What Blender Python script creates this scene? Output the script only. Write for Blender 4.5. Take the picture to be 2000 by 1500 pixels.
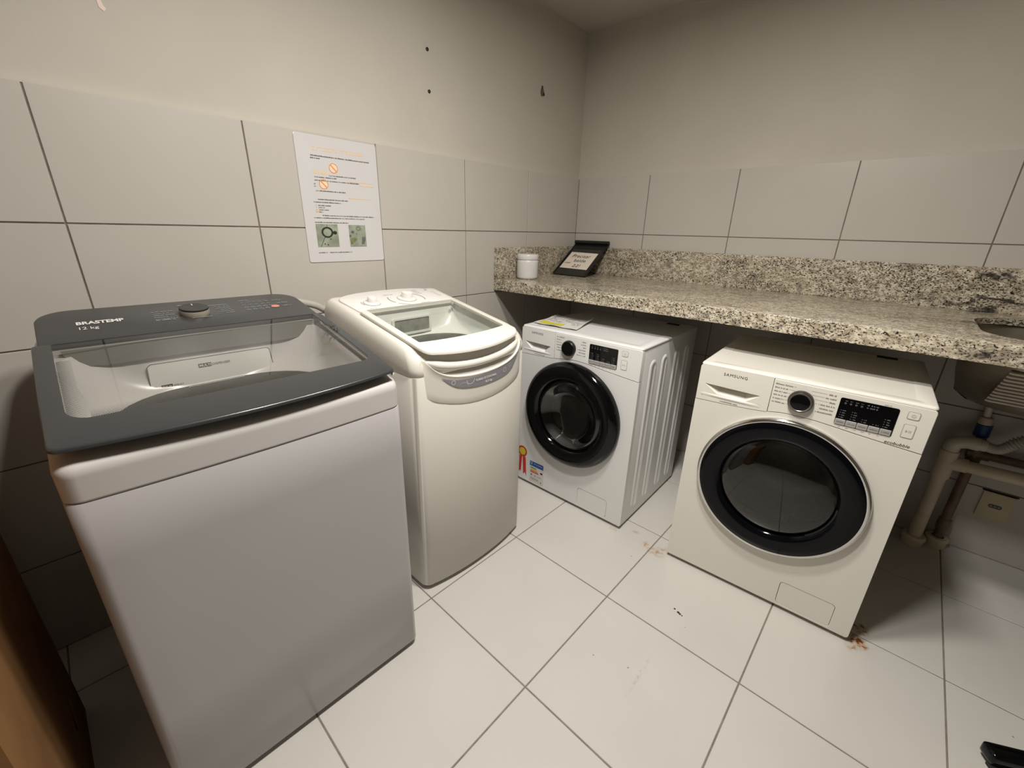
import bpy, bmesh, math, random
from math import pi, sin, cos, radians
from mathutils import Matrix, Vector

random.seed(7)
for o in list(bpy.data.objects):
    bpy.data.objects.remove(o, do_unlink=True)
SC = bpy.context.scene
COL = SC.collection

# ------------------------------------------------------------------ camera
cam_d = bpy.data.cameras.new('camera')
cam_d.sensor_width = 36.0
cam_d.lens = 14.805
cam_d.clip_start = 0.02
cam = bpy.data.objects.new('camera', cam_d)
COL.objects.link(cam)
cam.matrix_world = Matrix(((0.6747, 0.23979, -0.69806, -2.4027),
                           (-0.73775, 0.24786, -0.62792, -1.6424),
                           (0.02246, 0.93865, 0.34413, 1.2493),
                           (0, 0, 0, 1)))
SC.camera = cam

# ------------------------------------------------------------------ world and light
W = bpy.data.worlds.new('world')
SC.world = W
W.use_nodes = True
W.node_tree.nodes['Background'].inputs[0].default_value = (0.9, 0.95, 1.0, 1)
W.node_tree.nodes['Background'].inputs[1].default_value = 0.15
LAMPS = ((-1.50, -1.22, 2.225, 19.5), (-1.90, -1.26, 2.225, 20.5))     # x, y, z, watts


def area(name, loc, size, power, color=(1.0, 0.953, 0.885)):
    d = bpy.data.lights.new(name, 'AREA')
    d.shape = 'RECTANGLE'
    d.size, d.size_y = size
    d.energy = power
    d.color = color
    o = bpy.data.objects.new(name, d)
    o.location = loc
    COL.objects.link(o)
    return o


for _l in LAMPS:
    area('lamp_light', _l[:3], (0.13, 0.20), _l[3])

vs = SC.view_settings
vs.view_transform = 'Standard'
vs.look = 'None'
vs.gamma = 1.0
vs.use_curve_mapping = False
vs.exposure = 0.14


# ------------------------------------------------------------------ materials
def lin(h):
    h = h.lstrip('#')
    out = []
    for i in (0, 2, 4):
        c = int(h[i:i + 2], 16) / 255
        out.append(c / 12.92 if c <= 0.04045 else ((c + 0.055) / 1.055) ** 2.4)
    return tuple(out) + (1.0,)


class NT:
    def __init__(self, m):
        self.t = m.node_tree
        self.b = self.t.nodes['Principled BSDF']
        self.out = self.t.nodes['Material Output']

    def n(self, kind, **kw):
        nd = self.t.nodes.new(kind)
        for k, v in kw.items():
            if k.startswith('i_'):
                key = k[2:]
                nd.inputs[int(key) if key.isdigit() else key.replace('_', ' ')].default_value = v
            else:
                setattr(nd, k, v)
        return nd

    def l(self, a, b):
        self.t.links.new(a, b)

    def math(self, op, a, b=None, clamp=False):
        nd = self.n('ShaderNodeMath', operation=op, use_clamp=clamp)
        for i, x in enumerate((a, b)):
            if x is None:
                continue
            if isinstance(x, (int, float)):
                nd.inputs[i].default_value = x
            else:
                self.l(x, nd.inputs[i])
        return nd.outputs[0]

    def mix(self, fac, a, b):
        nd = self.n('ShaderNodeMix', data_type='RGBA')
        for s, x in ((nd.inputs[0], fac), (nd.inputs[6], a), (nd.inputs[7], b)):
            if isinstance(x, (int, float, tuple)):
                s.default_value = x
            else:
                self.l(x, s)
        return nd.outputs[2]

    def ramp(self, src, lo, hi):
        nd = self.n('ShaderNodeMapRange', interpolation_type='SMOOTHSTEP')
        nd.inputs[1].default_value = lo
        nd.inputs[2].default_value = hi
        self.l(src, nd.inputs[0])
        return nd.outputs[0]


def mat(name, color, rough=0.5, metal=0.0, noise=0.0, nscale=8.0, bump=0.0, bscale=60.0, spec=0.5, coat=0.0):
    m = bpy.data.materials.new(name)
    m.use_nodes = True
    k = NT(m)
    c = lin(color) if isinstance(color, str) else color
    k.b.inputs['Base Color'].default_value = c
    k.b.inputs['Roughness'].default_value = rough
    k.b.inputs['Metallic'].default_value = metal
    k.b.inputs['Specular IOR Level'].default_value = spec
    k.b.inputs['Coat Weight'].default_value = coat
    k.b.inputs['Coat Roughness'].default_value = 0.05
    pos = k.n('ShaderNodeNewGeometry').outputs['Position']
    tx = k.n('ShaderNodeTexNoise')
    tx.inputs['Scale'].default_value = nscale
    tx.inputs['Detail'].default_value = 4
    k.l(pos, tx.inputs['Vector'])
    f = k.ramp(tx.outputs[0], 0.3, 0.7)
    a = max(noise, 0.02)
    dark = tuple(x * (1 - a) for x in c[:3]) + (1,)
    k.l(k.mix(f, dark, c), k.b.inputs['Base Color'])
    if bump:
        t2 = k.n('ShaderNodeTexNoise')
        t2.inputs['Scale'].default_value = bscale
        t2.inputs['Detail'].default_value = 3
        k.l(pos, t2.inputs['Vector'])
        bp = k.n('ShaderNodeBump')
        bp.inputs['Strength'].default_value = bump
        bp.inputs['Distance'].default_value = 0.002
        k.l(t2.outputs[0], bp.inputs['Height'])
        k.l(bp.outputs[0], k.b.inputs['Normal'])
    return m


def glass_mat(name, tint, refl=1.0, opaque=0.0, opaque_color=(0.02, 0.02, 0.02, 1), rough=0.02):
    """thin pane: tinted see-through, with fresnel gloss"""
    m = bpy.data.materials.new(name)
    m.use_nodes = True
    k = NT(m)
    tr = k.n('ShaderNodeBsdfTransparent')
    tr.inputs[0].default_value = tint
    gl = k.n('ShaderNodeBsdfGlossy')
    gl.inputs['Roughness'].default_value = rough
    fr = k.n('ShaderNodeFresnel')
    fr.inputs[0].default_value = 1.5
    f = k.math('MULTIPLY', fr.outputs[0], refl, clamp=True)
    mx = k.n('ShaderNodeMixShader')
    k.l(f, mx.inputs[0])
    src = tr.outputs[0]
    if opaque:
        df = k.n('ShaderNodeBsdfDiffuse')
        df.inputs[0].default_value = opaque_color
        m2 = k.n('ShaderNodeMixShader')
        m2.inputs[0].default_value = opaque
        k.l(tr.outputs[0], m2.inputs[1])
        k.l(df.outputs[0], m2.inputs[2])
        src = m2.outputs[0]
    k.l(src, mx.inputs[1])
    k.l(gl.outputs[0], mx.inputs[2])
    k.l(mx.outputs[0], k.out.inputs[0])
    return m


M = {}
M['plaster'] = mat('painted_plaster', '#c3bdb2', 0.75, noise=0.05, nscale=3, bump=0.25, bscale=45, spec=0.25)
M['plaster_far'] = mat('painted_plaster_taupe', '#6b645b', 0.8, noise=0.05, nscale=3)
M['ceiling'] = mat('ceiling_paint', '#b9b4aa', 0.8, noise=0.04, nscale=3, bump=0.15, spec=0.2)
M['wall_tile'] = mat('wall_tile_glaze', '#c0bbb3', 0.3, noise=0.025, nscale=5, bump=0.04, bscale=9, spec=0.45)
M['grout_wall'] = mat('wall_grout', '#80766a', 0.9, noise=0.25, nscale=30)
M['grout_floor'] = mat('floor_grout', '#8b8276', 0.9, noise=0.25, nscale=25)


def floor_tile_mat():
    m = mat('floor_tile_glaze', '#cfccc6', 0.3, noise=0.035, nscale=4, bump=0.03, bscale=14, spec=0.45)
    k = NT(m)
    base = k.b.inputs['Base Color'].links[0].from_socket
    pos = k.n('ShaderNodeNewGeometry').outputs['Position']
    tn = k.n('ShaderNodeTexNoise')
    tn.inputs['Scale'].default_value = 55
    tn.inputs['Detail'].default_value = 5
    k.l(pos, tn.inputs['Vector'])
    rust = None
    # rust that has bled from the machines' feet: centre, radius, strength
    for (x, y, r, s) in ((-0.80, -1.822, 0.040, 1.0), (-0.868, -1.822, 0.040, 1.25), (-0.905, -1.812, 0.030, .7),
                         (-0.935, -1.155, 0.05, 0.62), (-0.93, -1.105, 0.04, 0.5), (-0.895, -1.20, 0.045, 0.55),
                         (-0.885, -1.035, 0.035, 0.4), (-0.93, -0.955, 0.035, .4), (-0.915, -1.17, .03, .6)):
        d = k.n('ShaderNodeVectorMath', operation='DISTANCE')
        k.l(pos, d.inputs[0])
        d.inputs[1].default_value = (x, y, 0)
        fall = k.math('SUBTRACT', 1.0, k.math('DIVIDE', d.outputs['Value'], r), clamp=True)
        v = k.math('MULTIPLY', fall, s)
        rust = v if rust is None else k.math('MAXIMUM', rust, v)
    nn = k.ramp(tn.outputs[0], 0.40, 0.66)
    light = k.ramp(k.math('MULTIPLY', rust, k.math('ADD', nn, 0.45)), 0.06, 0.75)
    dark = k.ramp(k.math('MULTIPLY', rust, nn), 0.30, 0.62)
    c = k.mix(k.math('MULTIPLY', light, 0.8), base, lin('#b48a55'))
    c = k.mix(k.math('MULTIPLY', dark, 0.9), c, lin('#6d3310'))
    # scuffs and specks of dirt
    t2 = k.n('ShaderNodeTexNoise')
    t2.inputs['Scale'].default_value = 28
    t2.inputs['Detail'].default_value = 8
    t2.inputs['Roughness'].default_value = 0.75
    k.l(pos, t2.inputs['Vector'])
    c = k.mix(k.math('MULTIPLY', k.ramp(t2.outputs[0], 0.70, 0.76), 0.5), c, lin('#8d8578'))
    t3 = k.n('ShaderNodeTexVoronoi')
    t3.inputs['Scale'].default_value = 9
    k.l(pos, t3.inputs['Vector'])
    sp = k.math('LESS_THAN', t3.outputs['Distance'], 0.022)
    c = k.mix(k.math('MULTIPLY', sp, 0.7), c, lin('#4a453d'))
    for (x, y, r) in ((-1.162, -1.328, 0.0035), (-1.168, -1.343, 0.0045), (-1.171, -1.350, 0.004), (-1.173, -1.358, 0.0025)):
        d = k.n('ShaderNodeVectorMath', operation='DISTANCE')
        k.l(pos, d.inputs[0])
        d.inputs[1].default_value = (x, y, 0)
        c = k.mix(k.math('LESS_THAN', d.outputs['Value'], r), c, lin('#2b2925'))
    # a long grey scuff across one tile
    d = k.n('ShaderNodeVectorMath', operation='DISTANCE')
    mp = k.n('ShaderNodeMapping')
    mp.vector_type = 'POINT'
    mp.inputs['Location'].default_value = (1.47 * 1, 1.345 * 1, 0)
    k.l(pos, mp.inputs['Vector'])
    m2 = k.n('ShaderNodeMapping')
    m2.inputs['Rotation'].default_value = (0, 0, radians(-33))
    m2.inputs['Scale'].default_value = (1, 14, 1)
    k.l(mp.outputs[0], m2.inputs['Vector'])
    k.l(m2.outputs[0], d.inputs[0])
    sc = k.math('SUBTRACT', 1.0, k.math('DIVIDE', d.outputs['Value'], 0.11), clamp=True)
    sc = k.math('MULTIPLY', sc, k.ramp(tn.outputs[0], 0.45, 0.65))
    c = k.mix(k.math('MULTIPLY', sc, 0.6), c, lin('#9a9285'))
    k.l(c, k.b.inputs['Base Color'])
    return m


M['floor_tile'] = floor_tile_mat()


def granite():
    m = bpy.data.materials.new('speckled_granite')
    m.use_nodes = True
    k = NT(m)
    pos = k.n('ShaderNodeNewGeometry').outputs['Position']
    mp = k.n('ShaderNodeMapping')
    mp.inputs['Scale'].default_value = (1.0, 0.62, 1.0)
    mp.inputs['Rotation'].default_value = (radians(18), 0, 0)
    k.l(pos, mp.inputs['Vector'])
    v = mp.outputs[0]

    def noise(scale, detail=4, rough=0.6, dist=0.0):
        t = k.n('ShaderNodeTexNoise')
        t.inputs['Scale'].default_value = scale
        t.inputs['Detail'].default_value = detail
        t.inputs['Roughness'].default_value = rough
        t.inputs['Distortion'].default_value = dist
        k.l(v, t.inputs['Vector'])
        return t.outputs[0]
    n1 = noise(80, 3)
    c = k.mix(k.ramp(n1, 0.35, 0.65), lin('#a1957f'), lin('#d8cfbb'))
    c = k.mix(k.math('MULTIPLY', k.ramp(noise(22, 3), 0.55, 0.7), 0.6), c, lin('#8d8069'))
    c = k.mix(k.math('MULTIPLY', k.ramp(noise(30, 2, .5, .5), 0.58, 0.68), 0.6), c, lin('#7c7468'))
    patch = k.ramp(noise(7, 2), 0.35, 0.65)
    n3 = noise(240, 2, 0.5, 0.6)
    th = k.math('ADD', n3, k.math('MULTIPLY', patch, 0.07))
    c = k.mix(k.math('MULTIPLY', k.ramp(th, 0.575, 0.63), 0.92), c, lin('#2b2326'))
    n4 = noise(135, 2, 0.5, 0.8)
    c = k.mix(k.math('MULTIPLY', k.ramp(n4, 0.625, 0.66), 0.95), c, lin('#1d181b'))
    # broad dark veins that cross the stone near its right end
    sx = k.n('ShaderNodeSeparateXYZ')
    k.l(pos, sx.inputs[0])
    right = k.ramp(k.math('MULTIPLY', sx.outputs[1], -1.0), 1.62, 1.9)
    vein = k.ramp(noise(9, 4, 0.6, 1.2), 0.56, 0.64)
    brk = k.ramp(noise(60, 2), 0.3, 0.5)
    c = k.mix(k.math('MULTIPLY', k.math('MULTIPLY', right, vein), k.math('MULTIPLY', brk, 0.9)), c, lin('#23211f'))
    k.l(c, k.b.inputs['Base Color'])
    k.b.inputs['Roughness'].default_value = 0.22
    k.b.inputs['Specular IOR Level'].default_value = 0.45
    return m


M['granite'] = granite()
M['enamel_a'] = mat('white_enamel_cool', '#b4b1b1', 0.32, noise=0.015, nscale=3, spec=0.45)
M['cover_a'] = mat('white_cover_plastic', '#c6c2bf', 0.25, noise=0.015, nscale=3, spec=0.5)
M['enamel_cream'] = mat('aged_cream_enamel', '#d2cec5', 0.30, noise=0.03, nscale=3, spec=0.45)
M['cream_plastic'] = mat('aged_cream_plastic', '#e3dfd5', 0.28, noise=0.02, nscale=4, spec=0.5)
M['white_plastic'] = mat('white_plastic', '#eceae6', 0.3, noise=0.015, nscale=4)
M['enamel_l'] = mat('white_enamel', '#e4e4e3', 0.3, noise=0.015, nscale=3)
M['enamel_r'] = mat('warm_white_enamel', '#e7e4da', 0.32, noise=0.02, nscale=3)
M['panel_l'] = mat('white_panel_plastic', '#e8e8e6', 0.3, noise=0.01)
M['panel_r'] = mat('warm_white_panel_plastic', '#e9e6dc', 0.32, noise=0.01)
M['seam'] = mat('shadow_gap_grey', '#6d685f', 0.8)
M['dark'] = mat('dark_rubber', '#1c1b1a', 0.6, noise=0.1)
M['gasket'] = mat('grey_rubber_gasket', '#5c5c5a', 0.55, noise=0.1)
M['black_gloss'] = mat('black_gloss', '#070709', 0.08, spec=0.35)
M['navy_gloss'] = mat('blue_black_gloss', '#06070c', 0.08, spec=0.22)
M['black_satin'] = mat('black_satin_plastic', '#161616', 0.35)
M['chrome'] = mat('chrome', '#d9d8d6', 0.12, metal=1.0)
M['dull_chrome'] = mat('dull_dark_chrome', '#98938c', 0.3, metal=0.9)
M['dial_brown'] = mat('dark_brown_metal', '#4b4440', 0.3, metal=0.6)
M['drum'] = mat('drum_steel', '#a8a7a4', 0.35, metal=0.75, noise=0.15, nscale=40)
M['steel'] = mat('brushed_steel', '#a59c8e', 0.38, metal=0.85, noise=0.1, nscale=20)
M['charcoal'] = mat('charcoal_panel', '#3c3c3d', 0.35, noise=0.06, nscale=60, spec=0.5)
M['lid_grey'] = mat('dark_grey_lid', '#393a3b', 0.22, noise=0.04, spec=0.5)
M['skirt'] = mat('grey_under_panel', '#77756f', 0.5)
M['tub_grey'] = mat('dark_grey_tub', '#5c5b57', 0.5, noise=0.15, nscale=30)
M['key_grey'] = mat('grey_keys', '#a9a6a3', 0.4)
M['ink_white'] = mat('white_print', '#e2e0dc', 0.6)
M['ink_grey'] = mat('grey_print', '#7f7c77', 0.6)
M['ink_dim'] = mat('dim_white_print', '#a6a8ab', 0.6)
M['ink_faint'] = mat('faint_white_print', '#8d8f91', 0.6)
M['ink_led'] = mat('faint_display_print', '#74787c', 0.6)
M['ink_black'] = mat('black_print', '#2a2826', 0.6)
M['ink_blue'] = mat('blue_print', '#1c4f9c', 0.5)
M['ink_red'] = mat('red_print', '#c9382c', 0.5)
M['ink_orange'] = mat('orange_print', '#e58a3a', 0.5)
M['ink_pale_orange'] = mat('pale_orange_print', '#f0c795', 0.5)
M['ink_cream'] = mat('pale_peach_print', '#ecd6ba', 0.5)
M['ink_soft'] = mat('soft_black_print', '#55524f', 0.6)
M['ink_yellow'] = mat('yellow_print', '#d3cb3c', 0.5)
M['ink_green'] = mat('green_print', '#4d8a3c', 0.5)
M['red_lit'] = mat('pale_red_print', '#d58677', 0.5)
M['label_grey'] = mat('purple_grey_label', '#85838a', 0.35)
M['window_grey'] = mat('smoky_grey_pane', '#8f8f86', 0.25, noise=0.3, nscale=35)
M['paper'] = mat('white_paper', '#d6d3d0', 0.55, noise=0.015, nscale=5)
M['paper_gloss'] = mat('laminated_paper', '#d2d0cf', 0.25, noise=0.01)
M['note'] = mat('note_paper', '#e3d8c9', 0.7, noise=0.04, nscale=20)
M['photo_grey'] = mat('printed_floor_photo', '#9fa694', 0.35, noise=0.35, nscale=28)
M['photo_dark'] = mat('printed_dark', '#343a30', 0.4, noise=0.4, nscale=120)
M['photo_green'] = mat('printed_green', '#7d8459', 0.4, noise=0.3, nscale=90)
M['photo_mid'] = mat('printed_mid_grey', '#6f766a', 0.4, noise=0.3, nscale=90)
M['jar'] = mat('white_jar_plastic', '#dcdad9', 0.35, noise=0.01, spec=0.5)
M['black_board'] = mat('black_plastic_board', '#2e2c29', 0.4, noise=0.15, nscale=15)
M['pvc'] = mat('dusty_cream_pipe', '#dccfb6', 0.45, noise=0.14, nscale=14)
M['pvc_grey'] = mat('grey_white_pipe', '#d2cbbd', 0.4, noise=0.1, nscale=20)
M['brown_pipe'] = mat('brown_pipe', '#75604d', 0.45, noise=0.3, nscale=25)
M['blue_fitting'] = mat('blue_fitting', '#1b3f78', 0.4, noise=0.1)
M['pink_fitting'] = mat('pale_pink_fitting', '#cdb6a4', 0.4, noise=0.05)
M['outlet'] = mat('yellowed_plate', '#cfc3a2', 0.4, noise=0.06)
M['socket'] = mat('socket_grey', '#5b5a55', 0.5)
M['cardboard'] = mat('cardboard', '#86623e', 0.85, noise=0.22, nscale=6, bump=0.2, bscale=25, spec=0.15)
M['hole'] = mat('dark_hole_and_shade', '#17140f', 0.9)  # real holes, plus painted shade over the outlet and inside the carton
M['brick'] = mat('exposed_mortar', '#756652', 0.95, noise=0.4, nscale=140)
M['hose'] = mat('grey_hose', '#b8b3a8', 0.45, noise=0.06)
M['ring_grey'] = mat('soft_grey_ring', '#c9c6be', 0.35)
M['knob_side'] = mat('satin_beige_metal', '#a29a8c', 0.4, metal=0.3)
M['glass_lid'] = glass_mat('smoked_lid_glass', (0.80, 0.80, 0.78, 1), 1.0)
M['glass_cream'] = glass_mat('clear_lid_glass', (0.86, 0.89, 0.86, 1), 0.9)
M['glass_door'] = glass_mat('smoked_door_glass', (0.62, 0.62, 0.62, 1), 1.9)
M['bulb'] = bpy.data.materials.new('lit_diffuser')
M['bulb'].use_nodes = True
_b = M['bulb'].node_tree.nodes['Principled BSDF']
_b.inputs['Emission Color'].default_value = (1, 0.94, 0.84, 1)
_b.inputs['Emission Strength'].default_value = 3.0


# print too small to read, joined into one piece per place
PRINTS = ('small_print', 'dial_legend', 'key_legend', 'indicator_print', 'fine_print', 'header_print', 'label_print', 'console_print', 'plate_print', 'body_text', 'title', 'heading', 'sheet_print', 'label_rings', 'lid_print', 'photo_shapes')


# ------------------------------------------------------------------ mesh helpers
class MB:
    """collects geometry for ONE mesh object"""

    def __init__(self):
        self.bm = bmesh.new()

    def faces(self, pts, fs):
        vsx = [self.bm.verts.new(p) for p in pts]
        for f in fs:
            try:
                self.bm.faces.new([vsx[i] for i in f])
            except ValueError:
                pass
        return vsx

    def box(self, x0, x1, y0, y1, z0, z1, bev=0.0, seg=2):
        p = [(x0, y0, z0), (x1, y0, z0), (x1, y1, z0), (x0, y1, z0), (x0, y0, z1), (x1, y0, z1), (x1, y1, z1), (x0, y1, z1)]
        v = self.faces(p, [(3, 2, 1, 0), (4, 5, 6, 7), (0, 1, 5, 4), (1, 2, 6, 5), (2, 3, 7, 6), (3, 0, 4, 7)])
        if bev:
            es = set()
            for a in v:
                for e in a.link_edges:
                    es.add(e)
            bmesh.ops.bevel(self.bm, geom=list(es), offset=bev, segments=seg, profile=0.6, affect='EDGES', clamp_overlap=True)
        return self

    def loft(self, rings, cap0=False, cap1=False, closed=True):
        n = len(rings[0])
        vr = [[self.bm.verts.new(p) for p in r] for r in rings]
        for a, b in zip(vr[:-1], vr[1:]):
            for i in range(n if closed else n - 1):
                j = (i + 1) % n
                try:
                    self.bm.faces.new((a[i], a[j], b[j], b[i]))
                except ValueError:
                    pass
        if cap0:
            self.bm.faces.new(list(reversed(vr[0])))
        if cap1:
            self.bm.faces.new(vr[-1])
        return self

    def lathe(self, prof, c=(0, 0, 0), axis='z', n=48, cap0=False, cap1=False, sx=1.0):
        """prof = [(radius, height)]; axis z, y (height runs along -y, out of a front) or x"""
        rings = []
        for r, h in prof:
            ring = []
            for i in range(n):
                t = 2 * pi * i / n
                a, b = r * cos(t) * sx, r * sin(t)
                if axis == 'z':
                    p = (c[0] + a, c[1] + b, c[2] + h)
                elif axis == 'y':
                    p = (c[0] + a, c[1] - h, c[2] + b)
                else:
                    p = (c[0] + h, c[1] + a, c[2] + b)
                ring.append(p)
            rings.append(ring)
        return self.loft(rings, cap0, cap1)

    def tube(self, pts, r, n=12, caps=True, smooth=0):
        P = [Vector(p) for p in pts]
        for _ in range(smooth):
            Q = [P[0]]
            for a, b in zip(P[:-1], P[1:]):
                Q += [a * 0.75 + b * 0.25, a * 0.25 + b * 0.75]
            Q.append(P[-1])
            P = Q
        rr_ = r if isinstance(r, (list, tuple)) else None
        t0 = (P[1] - P[0]).normalized()
        up = Vector((0, 0, 1)) if abs(t0.z) < 0.9 else Vector((1, 0, 0))
        nrm = t0.cross(up).normalized()
        rings = []
        for i, p in enumerate(P):
            t = (P[min(i + 1, len(P) - 1)] - P[max(i - 1, 0)]).normalized()
            nrm = (nrm - t * nrm.dot(t)).normalized()
            b = t.cross(nrm)
            rad = rr_[i] if rr_ else r
            rings.append([tuple(p + (nrm * cos(2 * pi * k / n) + b * sin(2 * pi * k / n)) * rad) for k in range(n)])
        return self.loft(rings, caps, caps)

    def fill(self, loops, y0, y1, axes='xz', bev=0.0):
        """flat plate with holes: loops of (a, b), first is the outline; extruded from y0 (front) to y1"""
        bm2 = bmesh.new()
        es = []
        for lp in loops:
            vv = [bm2.verts.new((a, b, 0)) for a, b in lp]
            for i in range(len(vv)):
                es.append(bm2.edges.new((vv[i], vv[(i + 1) % len(vv)])))
        bmesh.ops.triangle_fill(bm2, use_beauty=True, use_dissolve=False, edges=es)

        def P(c, h):
            if axes == 'xz':
                return (c.x, h, c.y)
            return (c.x, c.y, h)
        bm2.verts.index_update()
        f0 = [self.bm.verts.new(P(v.co, y0)) for v in bm2.verts]
        f1 = [self.bm.verts.new(P(v.co, y1)) for v in bm2.verts]
        for f in bm2.faces:
            ids = [v.index for v in f.verts]
            self.bm.faces.new([f0[i] for i in ids])
            self.bm.faces.new([f1[i] for i in reversed(ids)])
        for e in bm2.edges:
            if len(e.link_faces) == 1:
                a, b = e.verts[0].index, e.verts[1].index
                self.bm.faces.new((f0[a], f0[b], f1[b], f1[a]))
        bm2.free()
        return self

    def build(self, name, m, parent=None, smooth=35, loc=None):
        bmesh.ops.recalc_face_normals(self.bm, faces=self.bm.faces)
        me = bpy.data.meshes.new(name)
        self.bm.to_mesh(me)
        self.bm.free()
        mats = m if isinstance(m, (list, tuple)) else [m]
        for x in mats:
            me.materials.append(x)
        if smooth:
            me.shade_smooth()
            me.set_sharp_from_angle(angle=radians(smooth))
        o = bpy.data.objects.new(name, me)
        COL.objects.link(o)
        if name in PRINTS:
            o['kind'] = 'stuff'
        if parent:
            o.parent = parent
        if loc:
            o.location = loc
        return o


def thing(name, label, cat, loc=(0, 0, 0), rz=0.0, group=None):
    o = bpy.data.objects.new(name, None)
    COL.objects.link(o)
    o.empty_display_size = 0.05
    o.location = loc
    o.rotation_euler = (0, 0, rz)
    o['label'] = label
    o['category'] = cat
    if group:
        o['group'] = group
    return o


def tag(o, label, cat, group=None):
    o['label'] = label
    o['category'] = cat
    if group:
        o['group'] = group
    return o


def rr(u0, u1, v0, v1, r, k=7, m=10):
    """rounded rectangle, counter-clockwise from the front left; r = radius or (fl, fr, br, bl)"""
    if not isinstance(r, (tuple, list)):
        r = (r,) * 4
    pts = []
    cs = ((u0 + r[0], v0 + r[0], pi, r[0]), (u1 - r[1], v0 + r[1], 1.5 * pi, r[1]),
          (u1 - r[2], v1 - r[2], 0, r[2]), (u0 + r[3], v1 - r[3], 0.5 * pi, r[3]))
    arcs = []
    for (cx, cy, a0, rad) in cs:
        arcs.append([(cx + rad * cos(a0 + 0.5 * pi * i / k), cy + rad * sin(a0 + 0.5 * pi * i / k)) for i in range(k + 1)])
    for i in range(4):
        pts += arcs[i]
        a, b = arcs[i][-1], arcs[(i + 1) % 4][0]
        for j in range(1, m):
            t = j / m
            pts.append((a[0] + (b[0] - a[0]) * t, a[1] + (b[1] - a[1]) * t))
    return pts


def text_mesh(body, size, bold=0.0, spacing=1.0, align='LEFT'):
    cu = bpy.data.curves.new('text', 'FONT')
    cu.body = body
    cu.size = size
    cu.offset = bold
    cu.space_character = spacing
    cu.align_x = align
    cu.resolution_u = 3
    ob = bpy.data.objects.new('text', cu)
    COL.objects.link(ob)
    dg = bpy.context.evaluated_depsgraph_get()
    me = bpy.data.meshes.new_from_object(ob.evaluated_get(dg))
    bpy.data.objects.remove(ob, do_unlink=True)
    bpy.data.curves.remove(cu)
    return me


def lettering(body, size, m, parent, mtx, width=None, bold=0.0, spacing=1.0, name='lettering', align='LEFT', italic=0.0):
    me = text_mesh(body, size, bold, spacing, align)
    if width:
        xs = [v.co.x for v in me.vertices]
        k = width / (max(xs) - min(xs))
        for v in me.vertices:
            v.co.x *= k
    if italic:
        for v in me.vertices:
            v.co.x += v.co.y * italic
    me.materials.clear()
    me.materials.append(m)
    o = bpy.data.objects.new(name, me)
    COL.objects.link(o)
    o.parent = parent
    o.matrix_local = mtx
    return o


class Plane:
    """a flat face to print on: origin, two in-plane axes"""

    def __init__(self, o, a, b):
        self.o, self.a, self.b = Vector(o), Vector(a).normalized(), Vector(b).normalized()
        self.n = self.a.cross(self.b).normalized()

    def p(self, x, y, h=0.0005):
        return tuple(self.o + self.a * x + self.b * y + self.n * h)

    def m(self, x, y, h=0.0006):
        q = self.p(x, y, h)
        return Matrix(((self.a.x, self.b.x, self.n.x, q[0]), (self.a.y, self.b.y, self.n.y, q[1]),
                       (self.a.z, self.b.z, self.n.z, q[2]), (0, 0, 0, 1)))

    def poly(self, mb, pts, h=0.0005):
        mb.faces([self.p(x, y, h) for x, y in pts], [tuple(range(len(pts)))])

    def rect(self, mb, x0, x1, y0, y1, h=0.0005):
        self.poly(mb, [(x0, y0), (x1, y0), (x1, y1), (x0, y1)], h)

    def scribble(self, mb, x0, x1, y, hgt, h=0.0006, density=1.0):
        """a line of print too small to read: blocks of letter height"""
        x = x0
        while x < x1:
            w = hgt * random.uniform(0.25, 0.6)
            if random.random() < 0.15:
                x += hgt * 0.5
            hh = hgt * random.choice((0.7, 0.75, 1.0))
            self.rect(mb, x, min(x + w, x1), y, y + hh, h)
            x += w + hgt * 0.16 / density

    def ring(self, mb, cx, cy, r0, r1, h=0.0006, n=28, sx=1.0, a0=0.0, a1=2 * pi):
        for i in range(n):
            t, s = a0 + (a1 - a0) * i / n, a0 + (a1 - a0) * (i + 1) / n
            self.poly(mb, [(cx + r0 * cos(t) * sx, cy + r0 * sin(t)), (cx + r1 * cos(t) * sx, cy + r1 * sin(t)),
                           (cx + r1 * cos(s) * sx, cy + r1 * sin(s)), (cx + r0 * cos(s) * sx, cy + r0 * sin(s))], h)

    def disc(self, mb, cx, cy, r, h=0.0006, n=20, sx=1.0):
        self.poly(mb, [(cx + r * cos(2 * pi * i / n) * sx, cy + r * sin(2 * pi * i / n)) for i in range(n)], h)


# ================================================================== THE ROOM
XB, YB, ZC = -3.25, -3.2, 2.292          # far sides of the room, ceiling
TW, TH, ZT = 0.46, 0.3117, 1.550         # wall tile, top of the tiling
G = 0.0019                               # half a wall joint


def struct(o):
    o['kind'] = 'structure'
    return o


def tile_mesh(w, h, t=0.006, bev=0.0012):
    mb = MB()
    mb.box(0, w, 0, t, 0, h, bev, 1)
    me = bpy.data.meshes.new('tile')
    bmesh.ops.recalc_face_normals(mb.bm, faces=mb.bm.faces)
    mb.bm.to_mesh(me)
    mb.bm.free()
    return me


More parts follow.
